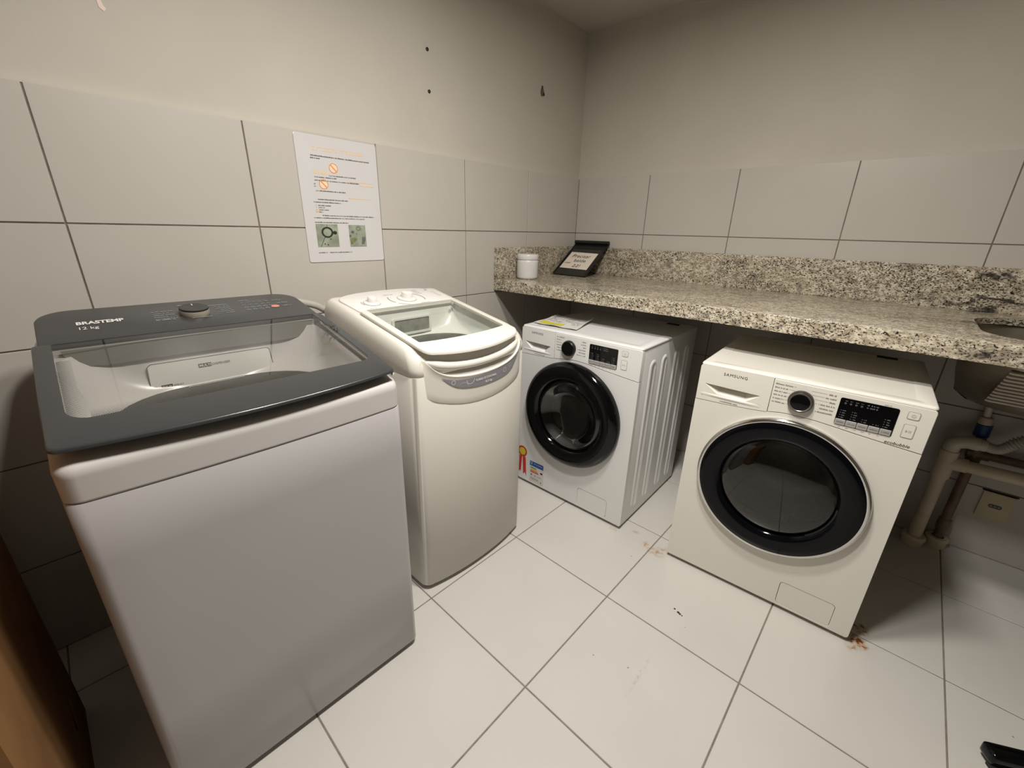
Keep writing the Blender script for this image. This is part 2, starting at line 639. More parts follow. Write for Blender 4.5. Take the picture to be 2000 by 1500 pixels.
def wall(name, horizontal, first, length, rot):
    """wall in its own frame: runs along +x from the corner, room on the -y side"""
    mb = MB()
    L = length
    # section: grout bed behind the tiles, plaster above easing out to the tile edge
    sec = [(0.0032, 0.0), (0.0032, ZT - 0.002), (0.0012, ZT - 0.0015), (0.0014, ZT + 0.0020), (0.0040, ZT + 0.008), (0.0064, ZT + 0.018), (0.0075, ZT + 0.035), (0.0078, ZT + 0.06), (0.0078, ZC), (0.10, ZC), (0.10, 0.0)]
    n = len(sec)
    a = [(-0.1 if s[0] > 0.05 else -0.02, s[0], s[1]) for s in sec]
    b = [(L, s[0], s[1]) for s in sec]
    v = mb.faces(a + b, [(i, (i + 1) % n, n + (i + 1) % n, n + i) for i in range(n)] + [tuple(range(n)), tuple(range(2 * n - 1, n - 1, -1))])
    for f in mb.bm.faces:
        f.material_index = 1 if max(q.co.z for q in f.verts) < ZT - 0.0018 and max(q.co.y for q in f.verts) < 0.05 else 0
    o = mb.build(name, [M['plaster'], M['grout_wall']], None, 30)
    o.matrix_world = rot
    struct(o)
    cuts = [0.0] + [first + i * TW for i in range(40) if first + i * TW < L] + [L]
    cache = {}
    for i in range(len(cuts) - 1):
        for r in range(5):
            x0, x1 = cuts[i] + (G if i else 0.001), cuts[i + 1] - G
            z1 = ZT - r * TH - (G if r else 0)
            z0 = max(ZT - (r + 1) * TH + G, 0.002)
            key = (round(x1 - x0, 4), round(z1 - z0, 4))
            if key not in cache:
                cache[key] = tile_mesh(*key)
                cache[key].materials.append(M['wall_tile'])
            t = bpy.data.objects.new('tile', cache[key])
            COL.objects.link(t)
            t.parent = o
            t.location = (x0, random.uniform(-0.0003, 0.0003), z0)
    return o


# wall_left is the plane y = 0 (x runs to -x), wall_right the plane x = 0 (y runs to -y)
# mirrored frames keep the room on the -y side of the section
ML = Matrix(((-1, 0, 0, 0), (0, 1, 0, 0), (0, 0, 1, 0), (0, 0, 0, 1)))
MR = Matrix(((0, 1, 0, 0), (-1, 0, 0, 0), (0, 0, 1, 0), (0, 0, 0, 1)))
wl = wall('wall_left', True, 0.481, -XB, ML)
wr = wall('wall_right', True, 0.4659, -YB, MR)

mb = MB()
mb.box(XB - 0.1, XB, YB, 0.1, 0, ZC)
struct(mb.build('wall_back', M['plaster_far'], None, 0))
mb = MB()
mb.box(XB - 0.1, 0.1, YB - 0.1, YB, 0, ZC)
struct(mb.build('wall_front', M['plaster_far'], None, 0))
mb = MB()
mb.box(XB - 0.1, 0.1, YB - 0.1, 0.1, ZC, ZC + 0.1)
struct(mb.build('ceiling', M['ceiling'], None, 0))

# floor: grout bed and square tiles laid a hair out of true with the walls
mb = MB()
mb.box(XB - 0.1, 0.1, YB - 0.1, 0.1, -0.1, -0.002)
fl = struct(mb.build('floor', M['grout_floor'], None, 0))
FS, FA, FX, FY = 0.45003, -0.01244, -1.7261, -0.6691
ft = MB()
g = 0.0021
ft.box(g, FS - g, -FS + g, -g, -0.02, 0.0, 0.0012, 1)
fme = bpy.data.meshes.new('tile')
bmesh.ops.recalc_face_normals(ft.bm, faces=ft.bm.faces)
ft.bm.to_mesh(fme)
ft.bm.free()
fme.materials.append(M['floor_tile'])
for i in range(-4, 5):
    for j in range(-2, 6):
        a, b = i * FS, -j * FS
        x, y = FX + cos(FA) * a - sin(FA) * b, FY + sin(FA) * a + cos(FA) * b
        if x > -0.02 or x < XB - FS * 0.6 or y < YB - FS * 0 or y - FS > 0.0:
            continue
        t = bpy.data.objects.new('tile', fme)
        COL.objects.link(t)
        t.parent = fl
        t.location = (x, y, random.uniform(-0.0003, 0.0))
        t.rotation_euler = (0, 0, FA)

# ================================================================== GRANITE WORKTOP
CX, CZ0, CZ1, YE = -0.745, 0.941, 0.997, -3.15
hole = [(u, v) for u, v in rr(-0.64, -0.16, -2.42, -1.848, 0.13, 10, 6)]
top = thing('granite_worktop', 'long speckled granite worktop with a raised back edge, fixed over the front loading washers', 'worktop', (CX / 2, -1.2, CZ0))


def at_world(o):
    o.matrix_parent_inverse = Matrix.Translation(-Vector(o.parent.location))
    return o


mb = MB()
outl = []
for (x, y) in ((CX, -0.0015), (-0.001, -0.0015), (-0.001, YE), (CX, YE)):
    outl.append((x, y))
mb.fill([outl, hole], CZ1, 0.976, axes='xy')
_es = [e for e in mb.bm.edges if all(abs(v.co.z - CZ1) < 1e-5 and abs(v.co.x - CX) < 1e-5 for v in e.verts)]
bmesh.ops.bevel(mb.bm, geom=_es, offset=0.003, segments=3, profile=0.5, affect='EDGES')
sl = mb.build('slab', M['granite'], top, 30)
at_world(sl)
at_world(MB().box(CX, CX + 0.024, YE, -0.0015, CZ0, 0.976).build('apron', M['granite'], top, 30))
at_world(MB().box(-0.021, -0.001, YE, -0.001, CZ1, 1.158, 0.002).build('upstand', M['granite'], top, 30))
at_world(MB().box(CX, -0.0215, -0.021, -0.001, CZ1, 1.158, 0.002).build('upstand', M['granite'], top, 30))

# ================================================================== STEEL LAUNDRY SINK under the worktop
sk = thing('laundry_sink', 'stainless steel laundry sink with a ribbed scrubbing front hung under the worktop', 'sink', (-0.4, -2.13, 0.70))
rings = []
for (x0, x1, y0, y1, r, z) in ((-0.665, -0.135, -2.45, -1.822, 0.13, 0.9755), (-0.665, -0.135, -2.45, -1.822, 0.13, 0.972),
                               (-0.650, -0.150, -2.43, -1.838, 0.13, 0.972), (-0.645, -0.155, -2.428, -1.838, 0.13, 0.925),
                               (-0.52, -0.165, -2.422, -1.848, 0.14, 0.83), (-0.43, -0.17, -2.40, -1.865, 0.14, 0.755),
                               (-0.39, -0.19, -2.37, -1.90, 0.12, 0.728), (-0.34, -0.22, -2.33, -1.95, 0.09, 0.722)):
    rings.append([(u, v, z) for u, v in rr(x0, x1, y0, y1, r, 10, 8)])
at_world(MB().loft(rings, cap1=True).build('bowl', M['steel'], sk, 50))
# pressed ribs on the sloping front of the bowl
A = Vector((-0.630, 0, 0.911))
B = Vector((-0.436, 0, 0.757))
for i in range(10):
    t = 0.06 + i * 0.092
    p = A.lerp(B, t)
    y1 = -1.925
    nrm = Vector((-0.62, 0, -0.78))
    q = p - nrm * 0.0015
    mb = MB()
    mb.tube([(q.x, -2.36, q.z), (q.x, y1 - 0.006, q.z), (q.x + 0.001, y1, q.z + 0.0013)], 0.0092, 10)
    at_world(mb.build('rib', M['steel'], sk, 60))

# ================================================================== PIPES under the sink
wp = thing('waste_pipe', 'cream plastic waste pipe with a tee and elbow, rising from the floor under the sink', 'pipe', (-0.095, -1.945, 0))
X, Y = -0.095, -1.945
R = 0.0235
mb = MB()
mb.lathe([(0.0, 0.0), (0.036, 0.0), (0.036, 0.024), (0.041, 0.027), (0.041, 0.038), (0.037, 0.045), (0.025, 0.046)], (0, 0, 0), n=28)
mb.build('floor_collar', M['pvc'], wp)
MB().tube([(0, 0, 0.03), (0, 0, 0.345)], R, 24).build('riser', M['pvc'], wp)
mb = MB()
mb.lathe([(0.0245, 0.335), (0.029, 0.337), (0.029, 0.455), (0.0285, 0.457), (0.0245, 0.458)], n=28)
mb.tube([(0, -0.01, 0.405), (0, -0.062, 0.407)], 0.0275, 24)
mb.build('tee', M['pvc'], wp)
MB().tube([(0, -0.05, 0.406), (0, -0.85, 0.43)], R, 24).build('branch', M['pvc'], wp)
mb = MB()
mb.tube([(0, 0, 0.455), (0, 0, 0.470)], 0.0245, 24)
el = [(0, 0, 0.458)] + [(0, -0.045 * (1 - cos(a)), 0.474 + 0.032 * sin(a)) for a in [0.5 * pi * i / 8 for i in range(9)]] + [(0, -0.069, 0.507)]
mb.tube(el, 0.0255, 24)
mb.build('elbow', M['pvc_grey'], wp, 60)

hs = thing('corrugated_hose', 'grey corrugated drain hose pushed into the elbow of the cream waste pipe', 'hose', (X, Y - 0.0695, 0.507))
mb = MB()
mb.tube([(0, 0, 0), (0, -0.018, 0)], 0.0225, 20)
mb.build('sleeve', M['pvc_grey'], hs)
path = [Vector((0, -0.015, 0)), Vector((0, -0.038, -0.006)), Vector((0, -0.060, 0.002)), Vector((0, -0.095, 0.055)), Vector((0, -0.20, 0.115)), Vector((0, -0.36, 0.13)), Vector((0.02, -0.52, 0.16))]
for _ in range(3):
    Q = [path[0]]
    for a, b in zip(path[:-1], path[1:]):
        Q += [a * .75 + b * .25, a * .25 + b * .75]
    path = Q + [path[-1]]
# resample and corrugate
dist = [0]
for a, b in zip(path[:-1], path[1:]):
    dist.append(dist[-1] + (b - a).length)
step, s, pts, rad, i = 0.0025, 0.0, [], [], 0
while s < dist[-1]:
    while dist[i + 1] < s:
        i += 1
    f = (s - dist[i]) / max(dist[i + 1] - dist[i], 1e-6)
    pts.append(tuple(path[i].lerp(path[i + 1], f)))
    ramp_ = min(1, max(0, (s - 0.03) / 0.06))
    rad.append(0.0185 + 0.0028 * ramp_ * (1 if int(s / step) % 4 < 2 else -1))
    s += step
MB().tube(pts, rad, 18).build('hose_run', M['hose'], hs, 60)

bp = thing('water_pipe', 'dark brown water pipe with blue and pale fittings standing against the tiled wall', 'pipe', (-0.044, -2.02, 0))
mb = MB()
mb.lathe([(0.0, 0.0), (0.034, 0.0), (0.034, 0.028), (0.038, 0.030), (0.038, 0.041), (0.034, 0.046), (0.02, 0.047)], n=28)
mb.build('floor_collar', M['pvc'], bp)
MB().tube([(0, 0, 0.03), (0, 0, 0.44)], 0.0165, 20).build('riser', M['brown_pipe'], bp)
MB().lathe([(0.017, 0.085), (0.021, 0.087), (0.021, 0.135), (0.017, 0.137)], n=24).build('coupling', M['brown_pipe'], bp)
mb = MB()
mb.lathe([(0.017, 0.415), (0.022, 0.417), (0.022, 0.485), (0.017, 0.487)], n=24)
mb.tube([(0, 0.024, 0.452), (0, -0.04, 0.452)], 0.0215, 20)
mb.build('tee', M['brown_pipe'], bp)
MB().tube([(0, -0.03, 0.452), (0, -0.85, 0.462)], 0.0165, 20).build('branch', M['brown_pipe'], bp)
MB().tube([(0, 0, 0.48), (0, 0.004, 0.53)], 0.0165, 20).build('upper_riser', M['brown_pipe'], bp)
MB().lathe([(0.012, 0.525), (0.0225, 0.527), (0.0225, 0.575), (0.012, 0.577)], (0, 0.007, 0), n=24).build('blue_union', M['blue_fitting'], bp)
MB().lathe([(0.014, 0.575), (0.0205, 0.578), (0.0215, 0.59), (0.019, 0.605), (0.011, 0.610)], (0, 0.01, 0), n=24).build('nut', M['pink_fitting'], bp)
MB().tube([(0, 0.012, 0.605), (-0.01, 0.018, 0.66), (-0.05, 0.02, 0.735)], 0.0105, 14, smooth=1).build('feed_tube', M['pvc_grey'], bp)

# outlet
ou = thing('power_outlet', 'yellowed square outlet plate with one oval socket low on the tiles under the sink', 'outlet', (0, -2.138, 0.238))
MB().box(-0.009, 0, -0.045, 0.045, -0.057, 0.057, 0.003).build('plate', M['outlet'], ou)
mb = MB()
sp = Plane((-0.0092, 0.0, 0.0), (0, -1, 0), (0, 0, 1))
sp.poly(mb, [((0.011 if cos(t) > 0 else -0.011) + 0.0085 * cos(t), 0.0085 * sin(t)) for t in [2 * pi * i / 24 for i in range(24)]])
mb.build('socket', M['socket'], ou, 0)
mb = MB()
for x in (-0.011, 0.0, 0.011):
    sp.disc(mb, x, 0, 0.0028, 0.0012)
mb.build('pin_hole', M['ink_dim'], ou, 0)
MB().box(-0.004, 0, -0.05, 0.05, 0.0575, 0.062).build('gap_shadow', M['hole'], ou, 0)  # black strip that paints the shadow line above the plate

# ================================================================== FRONT LOADING WASHERS (two of one make)


def front_loader(label, loc, rz, kind):
    right = kind == 'r'
    en = M['enamel_r'] if right else M['enamel_l']
    pn = M['panel_r'] if right else M['panel_l']
    ink = M['ink_grey']
    t = thing('front_loading_washer', label, 'washing machine', loc, rz, 'front loading washers under the worktop')
    Wd, D, H = 0.6, 0.585, 0.836
    zc = 0.462 if right else 0.468
    pro = 0.022 if right else 0.045
    # cabinet shell: two sides, back and bottom
    mb = MB()
    mb.box(0.002, 0.012, 0.022, D, 0.016, 0.828, 0.003)
    mb.box(Wd - 0.012, Wd - 0.002, 0.022, D, 0.016, 0.828, 0.003)
    mb.box(0.012, Wd - 0.012, D - 0.01, D, 0.016, 0.800)
    mb.box(0.012, Wd - 0.012, 0.022, D - 0.01, 0.016, 0.03)
    mb.build('cabinet', en, t)
    # pressed ribs down both sides
    for sx in ((0,) if right else (1,)) + ((1,) if right else (0,)):
        for (v0, v1) in ((0.085, 0.150), (0.200, 0.262), (0.335, 0.40), (0.455, 0.515)):
            x = Wd - 0.002 if sx else 0.002
            s = 1 if sx else -1
            mb = MB()
            rg = []
            for (ins, h) in ((0.0, -0.0005), (0.004, 0.003), (0.010, 0.005), (0.016, 0.005), (0.021, 0.002)):
                rg.append([(x + s * h, a, b) for a, b in rr(v0 + ins, v1 - ins, 0.06 + ins, 0.77 - ins, 0.031 - ins, 6, 3)])
            mb.loft(rg, cap1=True)
            mb.build('side_rib', en, t, 60)
    # lid with a shallow recessed field
    mb = MB()
    rg = []
    for (ins, z) in ((0.001, 0.8285), (0.0, 0.8292), (0.0004, 0.8325), (0.002, 0.8348), (0.005, 0.836), (0.040, 0.836), (0.0415, 0.8346), (0.043, 0.8344)):
        fi = ins if ins < 0.03 else ins + 0.0
        rg.append([(a, b, z) for a, b in rr(ins, Wd - ins, 0.0005 + fi, D - ins, 0.012 if ins < 0.03 else 0.004, 5, 2)])
    mb.loft(rg, cap0=True, cap1=True)
    mb.build('top_panel', en, t, 40)
    MB().box(Wd - 0.135, Wd - 0.075, 0.535, 0.560, 0.830, 0.8372).build('vent', M['dark'], t)
    # lower front with the round opening
    seam = [(0.600, 0.699), (0.52, 0.7055), (0.45, 0.712), (0.40, 0.7175), (0.35, 0.7225), (0.305, 0.724), (0.26, 0.7215), (0.222, 0.7145), (0.18, 0.7095), (0.10, 0.7045), (0.0, 0.701)]
    circ = [(0.30 + 0.178 * cos(2 * pi * i / 64), zc + 0.178 * sin(2 * pi * i / 64)) for i in range(64)]
    r0 = 0.010
    bl = [(r0 - r0 * cos(a), 0.016 + r0 - r0 * sin(a)) for a in [0.5 * pi * i / 4 for i in range(5)]]
    br_ = [(Wd - r0 + r0 * sin(a), 0.016 + r0 - r0 * cos(a)) for a in [0.5 * pi * i / 4 for i in range(5)]]
    # filter flap opening is left as a groove around a plate
    fa = (0.388, 0.546, 0.024, 0.118) if right else (0.368, 0.524, 0.026, 0.116)
    fhole = rr(fa[0], fa[1], fa[2], fa[3], 0.012, 5, 1)
    mb = MB()
    mb.fill([[(x, z - 0.0008) for x, z in reversed(seam)][::1] + br_[::-1][::1] + bl[::-1], circ, fhole], 0.0, 0.022)
    fp = mb.build('front_panel', en, t, 30)
    bv_ = fp.modifiers.new('bevel', 'BEVEL')
    bv_.width = 0.0035 if True else 0
    bv_.segments = 2
    bv_.limit_method = 'ANGLE'
    bv_.angle_limit = radians(60)
    mb = MB()
    mb.fill([rr(fa[0] + 0.0014, fa[1] - 0.0014, fa[2] + 0.0014, fa[3] - 0.0014, 0.011, 5, 1)], 0.0012, 0.02)
    mb.build('filter_flap', en, t, 30)
    # control panel, right of the drawer
    ds = 0.223 if right else 0.189          # where the drawer ends
    zs = 0.7155 if right else 0.7113
    cpl = [(ds + 0.0008, zs)] + [(x, z + 0.0010) for x, z in reversed(seam) if x > ds + 0.007]
    cpl = cpl + [(0.600, 0.819), (0.5985, 0.824), (0.594, 0.828), (ds + 0.0008, 0.828)]
    dz = [(0.528, 0.812), (0.396, 0.812), (0.396, 0.729), (0.528, 0.729)]
    mb = MB()
    mb.fill([cpl], -0.001, 0.022)
    cp = mb.build('control_panel', pn, t, 30)
    b2 = cp.modifiers.new('bevel', 'BEVEL')
    b2.width = 0.0025
    b2.segments = 2
    b2.limit_method = 'ANGLE'
    b2.angle_limit = radians(60)
    # detergent drawer with a scooped grip
    drl = [(0.004, 0.828), (0.0008, 0.822), (0.0008, 0.7025)] + [(x, z + 0.0010) for x, z in reversed(seam) if 0.05 < x < ds - 0.005] + [(ds - 0.0008, zs - 0.0005), (ds - 0.0008, 0.828)]
    kx = 1.0 if right else 0.86
    pk = [(x * kx, z) for x, z in ((0.022, 0.7640), (0.066, 0.7335), (0.156, 0.7305), (0.196, 0.7610))]
    mb = MB()
    mb.fill([drl, pk], -0.001, 0.022)
    dw = mb.build('detergent_drawer', pn, t, 30)
    mb = MB()
    inner = [(x * kx, z) for x, z in ((0.052, 0.766), (0.074, 0.748), (0.148, 0.746), (0.170, 0.763))]
    mb.loft([[(x, -0.0008, z) for x, z in pk], [(x, 0.034, z) for x, z in inner]], cap1=True)
    mb.build('grip', pn, dw, 0)
    mb = MB()
    lipr = []
    for i in range(13):
        s_ = i / 12
        x = (0.016 + s_ * (0.202 - 0.016)) * kx
        k = sin(pi * s_) ** 0.6
        lipr.append([(x, -0.001, 0.7305 - 0.0 * k), (x, -0.001 - 0.002 * k, 0.7285), (x, -0.001 - 0.003 * k, 0.7255), (x, -0.001 - 0.0015 * k, 0.7215), (x, -0.001, 0.7195)])
    mb.loft(lipr, closed=False)
    mb.build('grip_lip', pn, dw, 60)
    FP = Plane((0, -0.001, 0), (1, 0, 0), (0, 0, 1))
    FL = Plane((0, -0.001, 0), (1, 0, 0), (0, 0, 1))
    lettering('SAMSUNG', 0.0135, M['ink_black'], dw, FP.m(0.076 if right else 0.058, 0.8045), 0.072 if right else 0.064, bold=0.0, spacing=1.2)
    mb = MB()
    FP.scribble(mb, 0.080, 0.136, 0.7105, 0.004)
    mb.build('small_print', ink, dw, 0)
    # programme dial with its legend
    dk = MB()
    dx, dzc = (0.304, 0.7735) if right else (0.267, 0.7735)
    dk.lathe([(0.0345, 0.001), (0.0345, 0.006), (0.033, 0.013), (0.030, 0.0165), (0.0, 0.0165)], (dx, 0, dzc), 'y', 40)
    dial = dk.build('dial', M['dial_brown'] if right else M['black_satin'], t, 40)
    k3 = MB()
    k3.lathe([(0.0300, 0.0160), (0.0292, 0.0178), (0.0268, 0.0182), (0.0255, 0.0170)], (dx, 0, dzc), 'y', 40)
    k3.build('dial_ring', M['dull_chrome'] if right else M['black_gloss'], dial, 40)
    k2 = MB()
    k2.lathe([(0.0257, 0.0160), (0.0252, 0.0172), (0.018, 0.0180), (0.0, 0.0183)], (dx, 0, dzc), 'y', 40)
    k2.build('dial_face', M['black_gloss'], dial, 40)
    mb = MB()
    lx0, lx1 = (0.229, 0.3385 + 0.006) if right else (0.200, 0.306)
    for i, wdt in enumerate((0.060, 0.048, 0.042, 0.046, 0.030, 0.046)):
        z = 0.8125 - i * 0.0118
        ln = min(wdt, dx - 0.040 - lx0 + (0.012 if i < 1 else 0))
        FP.scribble(mb, lx0, lx0 + ln, z, 0.0042)
        if right:
            FP.rect(mb, lx0 + ln + 0.002, dx - sqrt_(0.036, z + 0.002 - dzc), z + 0.0018, z + 0.0024)
    for i, wdt in enumerate((0.022, 0.026, 0.014, 0.040, 0.034, 0.046)):
        z = 0.8125 - i * 0.0118 - 0.002
        x1 = dx + 0.083
        x0 = max(x1 - wdt, dx + 0.041)
        FP.scribble(mb, x0, x1, z, 0.0042)
        if right and i < 4:
            FP.rect(mb, dx + sqrt_(0.036, z + 0.002 - dzc), x0 - 0.002, z + 0.0018, z + 0.0024)
    mb.build('dial_legend', ink, t, 0)
    # display
    u0 = 0.396 if right else 0.368
    u1, z0, z1 = u0 + 0.131, 0.7290, 0.8130
    mb = MB()
    mb.fill([rr(u0, u1, z0, z1, 0.005, 4, 1)], -0.0022, 0.002)
    disp = mb.build('display', M['black_gloss'], t, 0)
    for i in range(5):
        a = u0 + 0.0012 + i * 0.02575
        mb = MB()
        mb.box(a, a + 0.0248, -0.0036, -0.001, z0 + 0.0008, z0 + 0.0185, 0.0012, 1)
        ky = mb.build('key', M['key_grey'], disp, 0)
    DP = Plane((0, -0.0036, 0), (1, 0, 0), (0, 0, 1))
    mb = MB()
    for i in range(5):
        a = u0 + 0.0012 + i * 0.02575
        DP.scribble(mb, a + 0.004, a + 0.021, z0 + 0.0085, 0.0036)
    mb.build('key_legend', ink, disp, 0)
    DQ = Plane((0, -0.0022, 0), (1, 0, 0), (0, 0, 1))
    mb = MB()
    for i in range(4):
        DQ.scribble(mb, u0 + 0.011 + i * 0.0125, u0 + 0.0165 + i * 0.0125, z1 - 0.0085, 0.0024)
        DQ.ring(mb, u0 + 0.0135 + i * 0.0125, z1 - 0.0150, 0.0014, 0.0026, n=10)
    for j in range(2):
        for i in range(4):
            DQ.scribble(mb, u0 + 0.0625 + i * 0.0068, u0 + 0.0665 + i * 0.0068, z1 - 0.0095 - j * 0.0075, 0.0040)
    for (cx_, n_, zt) in ((0.008, 4, z0 + 0.0465), (0.035, 4, z0 + 0.0465), (0.061, 2, z0 + 0.0315), (0.0865, 1, z0 + 0.0245), (0.108, 4, z0 + 0.0465)):
        for i in range(n_):
            DQ.disc(mb, u0 + cx_, zt - i * 0.0072, 0.0011, n=8)
            DQ.scribble(mb, u0 + cx_ + 0.004, u0 + cx_ + random.uniform(0.009, 0.013), zt - 0.0014 - i * 0.0072, 0.0030)
    mb.build('indicator_print', M['ink_led'], disp, 0)
    # two framed push buttons
    bu = u1 + 0.017
    for (za, zb) in ((0.7905, 0.8130), (0.7355, 0.7765)):
        o2, i2 = rr(bu, bu + 0.0265, za, zb, 0.0045, 5, 1), rr(bu + 0.0018, bu + 0.0247, za + 0.0018, zb - 0.0018, 0.0035, 5, 1)
        mb = MB()
        mb.fill([o2, i2], -0.0016, 0.0)
        bt = mb.build('button_frame', M['key_grey'], t, 0)
        mb = MB()
        mb.fill([i2], -0.0024, 0.0)
        bf = mb.build('button', pn, bt, 0)
        BP = Plane((0, -0.0024, 0), (1, 0, 0), (0, 0, 1))
        mb = MB()
        cx_, cz_ = bu + 0.01325, (za + zb) / 2
        if za > 0.78:
            BP.ring(mb, cx_, cz_, 0.0036, 0.0045, n=16, a0=radians(120), a1=radians(420))
            BP.rect(mb, cx_ - 0.0004, cx_ + 0.0004, cz_, cz_ + 0.005)
        else:
            BP.poly(mb, [(cx_ - 0.006, cz_ - 0.0035), (cx_ - 0.001, cz_), (cx_ - 0.006, cz_ + 0.0035)])
            BP.rect(mb, cx_ + 0.001, cx_ + 0.0022, cz_ - 0.0035, cz_ + 0.0035)
            BP.rect(mb, cx_ + 0.0042, cx_ + 0.0054, cz_ - 0.0035, cz_ + 0.0035)
        mb.build('button_symbol', M['key_grey'], bf if False else bt, 0)
    if right:
        lettering('ecobubble', 0.0125, M['ink_black'], t, FP.m(0.5165, 0.7145 - 0.0055), 0.054, italic=0.2)
    mb = MB()
    for i in range(6):
        a = u0 + 0.012 + i * 0.018
        FP.scribble(mb, a, a + random.uniform(0.003, 0.008), z0 - 0.0065, 0.0026)
    if right:
        FP.scribble(mb, u0 + 0.097, u0 + 0.112, z1 + 0.0025, 0.0026)
    mb.build('fine_print', M['key_grey'], t, 0)
    # door: outer trim, black ring, glass bowl
    cx = 0.30
    ring_m = M['navy_gloss'] if right else M['black_gloss']
    dr = MB()
    if right:
        dr.lathe([(0.240, -0.001), (0.246, 0.004), (0.2475, 0.012), (0.245, 0.020), (0.2385, 0.0235), (0.2345, 0.022)], (cx, 0, zc), 'y', 96)
        door = dr.build('door', M['chrome'], t, 60)
        dr = MB()
        dr.lathe([(0.2347, 0.0205), (0.232, 0.0225), (0.215, 0.0245), (0.19, 0.0235), (0.176, 0.020), (0.169, 0.010), (0.166, 0.0)], (cx, 0, zc), 'y', 96)
        dr.build('door_ring', ring_m, door, 60)
        gl = MB()
        gl.lathe([(0.1675, 0.008), (0.160, 0.013), (0.145, 0.018), (0.12, 0.0235), (0.09, 0.028), (0.05, 0.031), (0.015, 0.032), (0.0, 0.032)], (cx, 0, zc), 'y', 72)
        gl.build('door_glass', M['glass_door'], door, 60)
        # grip notch on the ring's right edge
        mb = MB()
        pts_ = [(cx + 0.1705 * cos(a), -0.0125, zc + 0.1705 * sin(a)) for a in [radians(-48 + 48 * i / 10) for i in range(11)]]
        mb.tube(pts_, 0.0035, 8)
        mb.build('door_grip', M['black_satin'], door, 60)
    else:
        dr.lathe([(0.246, 0.0), (0.2475, 0.010), (0.246, 0.022), (0.238, 0.034), (0.222, 0.043), (0.20, 0.045), (0.18, 0.040), (0.168, 0.026), (0.163, 0.010)], (cx, 0, zc), 'y', 96)
        door = dr.build('door', ring_m, t, 60)
        gl = MB()
        gl.lathe([(0.1645, 0.018), (0.155, 0.026), (0.148, 0.030), (0.138, 0.022), (0.12, 0.0), (0.10, -0.02), (0.06, -0.034), (0.0, -0.038)], (cx, 0, zc), 'y', 72)
        gl.build('door_glass', M['glass_door'], door, 60)
    # gasket and drum behind the glass
    mb = MB()
    mb.lathe([(0.18, 0.0), (0.172, -0.012), (0.160, -0.025), (0.152, -0.045), (0.160, -0.065)], (cx, 0, zc), 'y', 64)
    mb.build('gasket', M['gasket'], t, 60)
    mb = MB()
    mb.lathe([(0.160, -0.062), (0.235, -0.075), (0.243, -0.09), (0.243, -0.36), (0.225, -0.40), (0.15, -0.41), (0.06, -0.40), (0.0, -0.40)], (cx, 0, zc), 'y', 72)
    drum = mb.build('drum', M['drum'], t, 60)
    for i in range(3):
        a = radians(-90 + 120 * i + (20 if right else 50))
        mb = MB()
        d_ = Vector((cos(a), 0, sin(a)))
        tn_ = Vector((-sin(a), 0, cos(a)))
        c_ = Vector((cx, 0, zc))
        rg = []
        for (rad_, hw) in ((0.244, 0.035), (0.215, 0.022), (0.195, 0.012), (0.19, 0.004)):
            q = c_ + d_ * rad_
            rg.append([tuple(q + tn_ * hw + Vector((0, 0.10, 0))), tuple(q - tn_ * hw + Vector((0, 0.10, 0))), tuple(q - tn_ * hw + Vector((0, 0.35, 0))), tuple(q + tn_ * hw + Vector((0, 0.35, 0)))])
        mb.loft(rg, cap1=True)
        mb.build('paddle', M['drum'], drum, 30)
    for (a, b) in ((0.06, 0.06), (Wd - 0.06, 0.06), (0.06, D - 0.06), (Wd - 0.06, D - 0.06)):
        MB().lathe([(0.0, 0.0), (0.022, 0.0), (0.022, 0.008), (0.012, 0.010), (0.012, 0.017)], (a, b, 0), n=18).build('foot', M['dark'], t)
    if not right:
        # energy label and a rosette sticker at the foot of the front
        SP = Plane((0, 0, 0), (1, 0, 0), (0, 0, 1))
        mb = MB()
        SP.rect(mb, 0.076, 0.166, 0.026, 0.146, 0.0006)
        lab = mb.build('energy_label', M['paper'], t, 0)
        mb = MB()
        SP.rect(mb, 0.078, 0.164, 0.118, 0.144, 0.0009)
        mb.build('label_header', M['ink_blue'], lab, 0)
        mb = MB()
        SP.scribble(mb, 0.082, 0.096, 0.135, 0.005, 0.0012)
        SP.scribble(mb, 0.082, 0.094, 0.126, 0.005, 0.0012)
        SP.scribble(mb, 0.104, 0.158, 0.132, 0.004, 0.0012)
        mb.build('header_print', M['ink_white'], lab, 0)
        for i, (cname, wd_) in enumerate((('ink_green', 0.040), ('ink_yellow', 0.045), ('ink_orange', 0.05), ('ink_red', 0.055))):
            z = 0.108 - i * 0.008
            mb = MB()
            SP.poly(mb, [(0.083, z - 0.003), (0.083 + wd_ - 0.005, z - 0.003), (0.083 + wd_, z), (0.083 + wd_ - 0.005, z + 0.003), (0.083, z + 0.003)], 0.0009)
            mb.build('energy_bar', M[cname], lab, 0)
        mb = MB()
        SP.poly(mb, [(0.144, 0.094), (0.149, 0.099), (0.160, 0.099), (0.160, 0.089), (0.149, 0.089)], 0.0009)
        for (x, z, w_, h_) in ((0.086, 0.062, 0.008, 0.012), (0.105, 0.064, 0.016, 0.004), (0.128, 0.064, 0.024, 0.004), (0.086, 0.048, 0.05, 0.003), (0.086, 0.040, 0.06, 0.003), (0.150, 0.036, 0.004, 0.012)):
            SP.scribble(mb, x, x + w_, z, h_, 0.0009)
        mb.build('label_print', M['ink_black'], lab, 0)
        mb = MB()
        SP.disc(mb, 0.026, 0.178, 0.030, 0.0006, 28)
        ros = mb.build('rosette', M['ink_red'], t, 0)
        mb = MB()
        SP.disc(mb, 0.026, 0.178, 0.021, 0.0009, 28)
        mb.build('rosette_centre', M['ink_yellow'], ros, 0)
        mb = MB()
        SP.ring(mb, 0.026, 0.178, 0.0225, 0.0275, 0.0009)
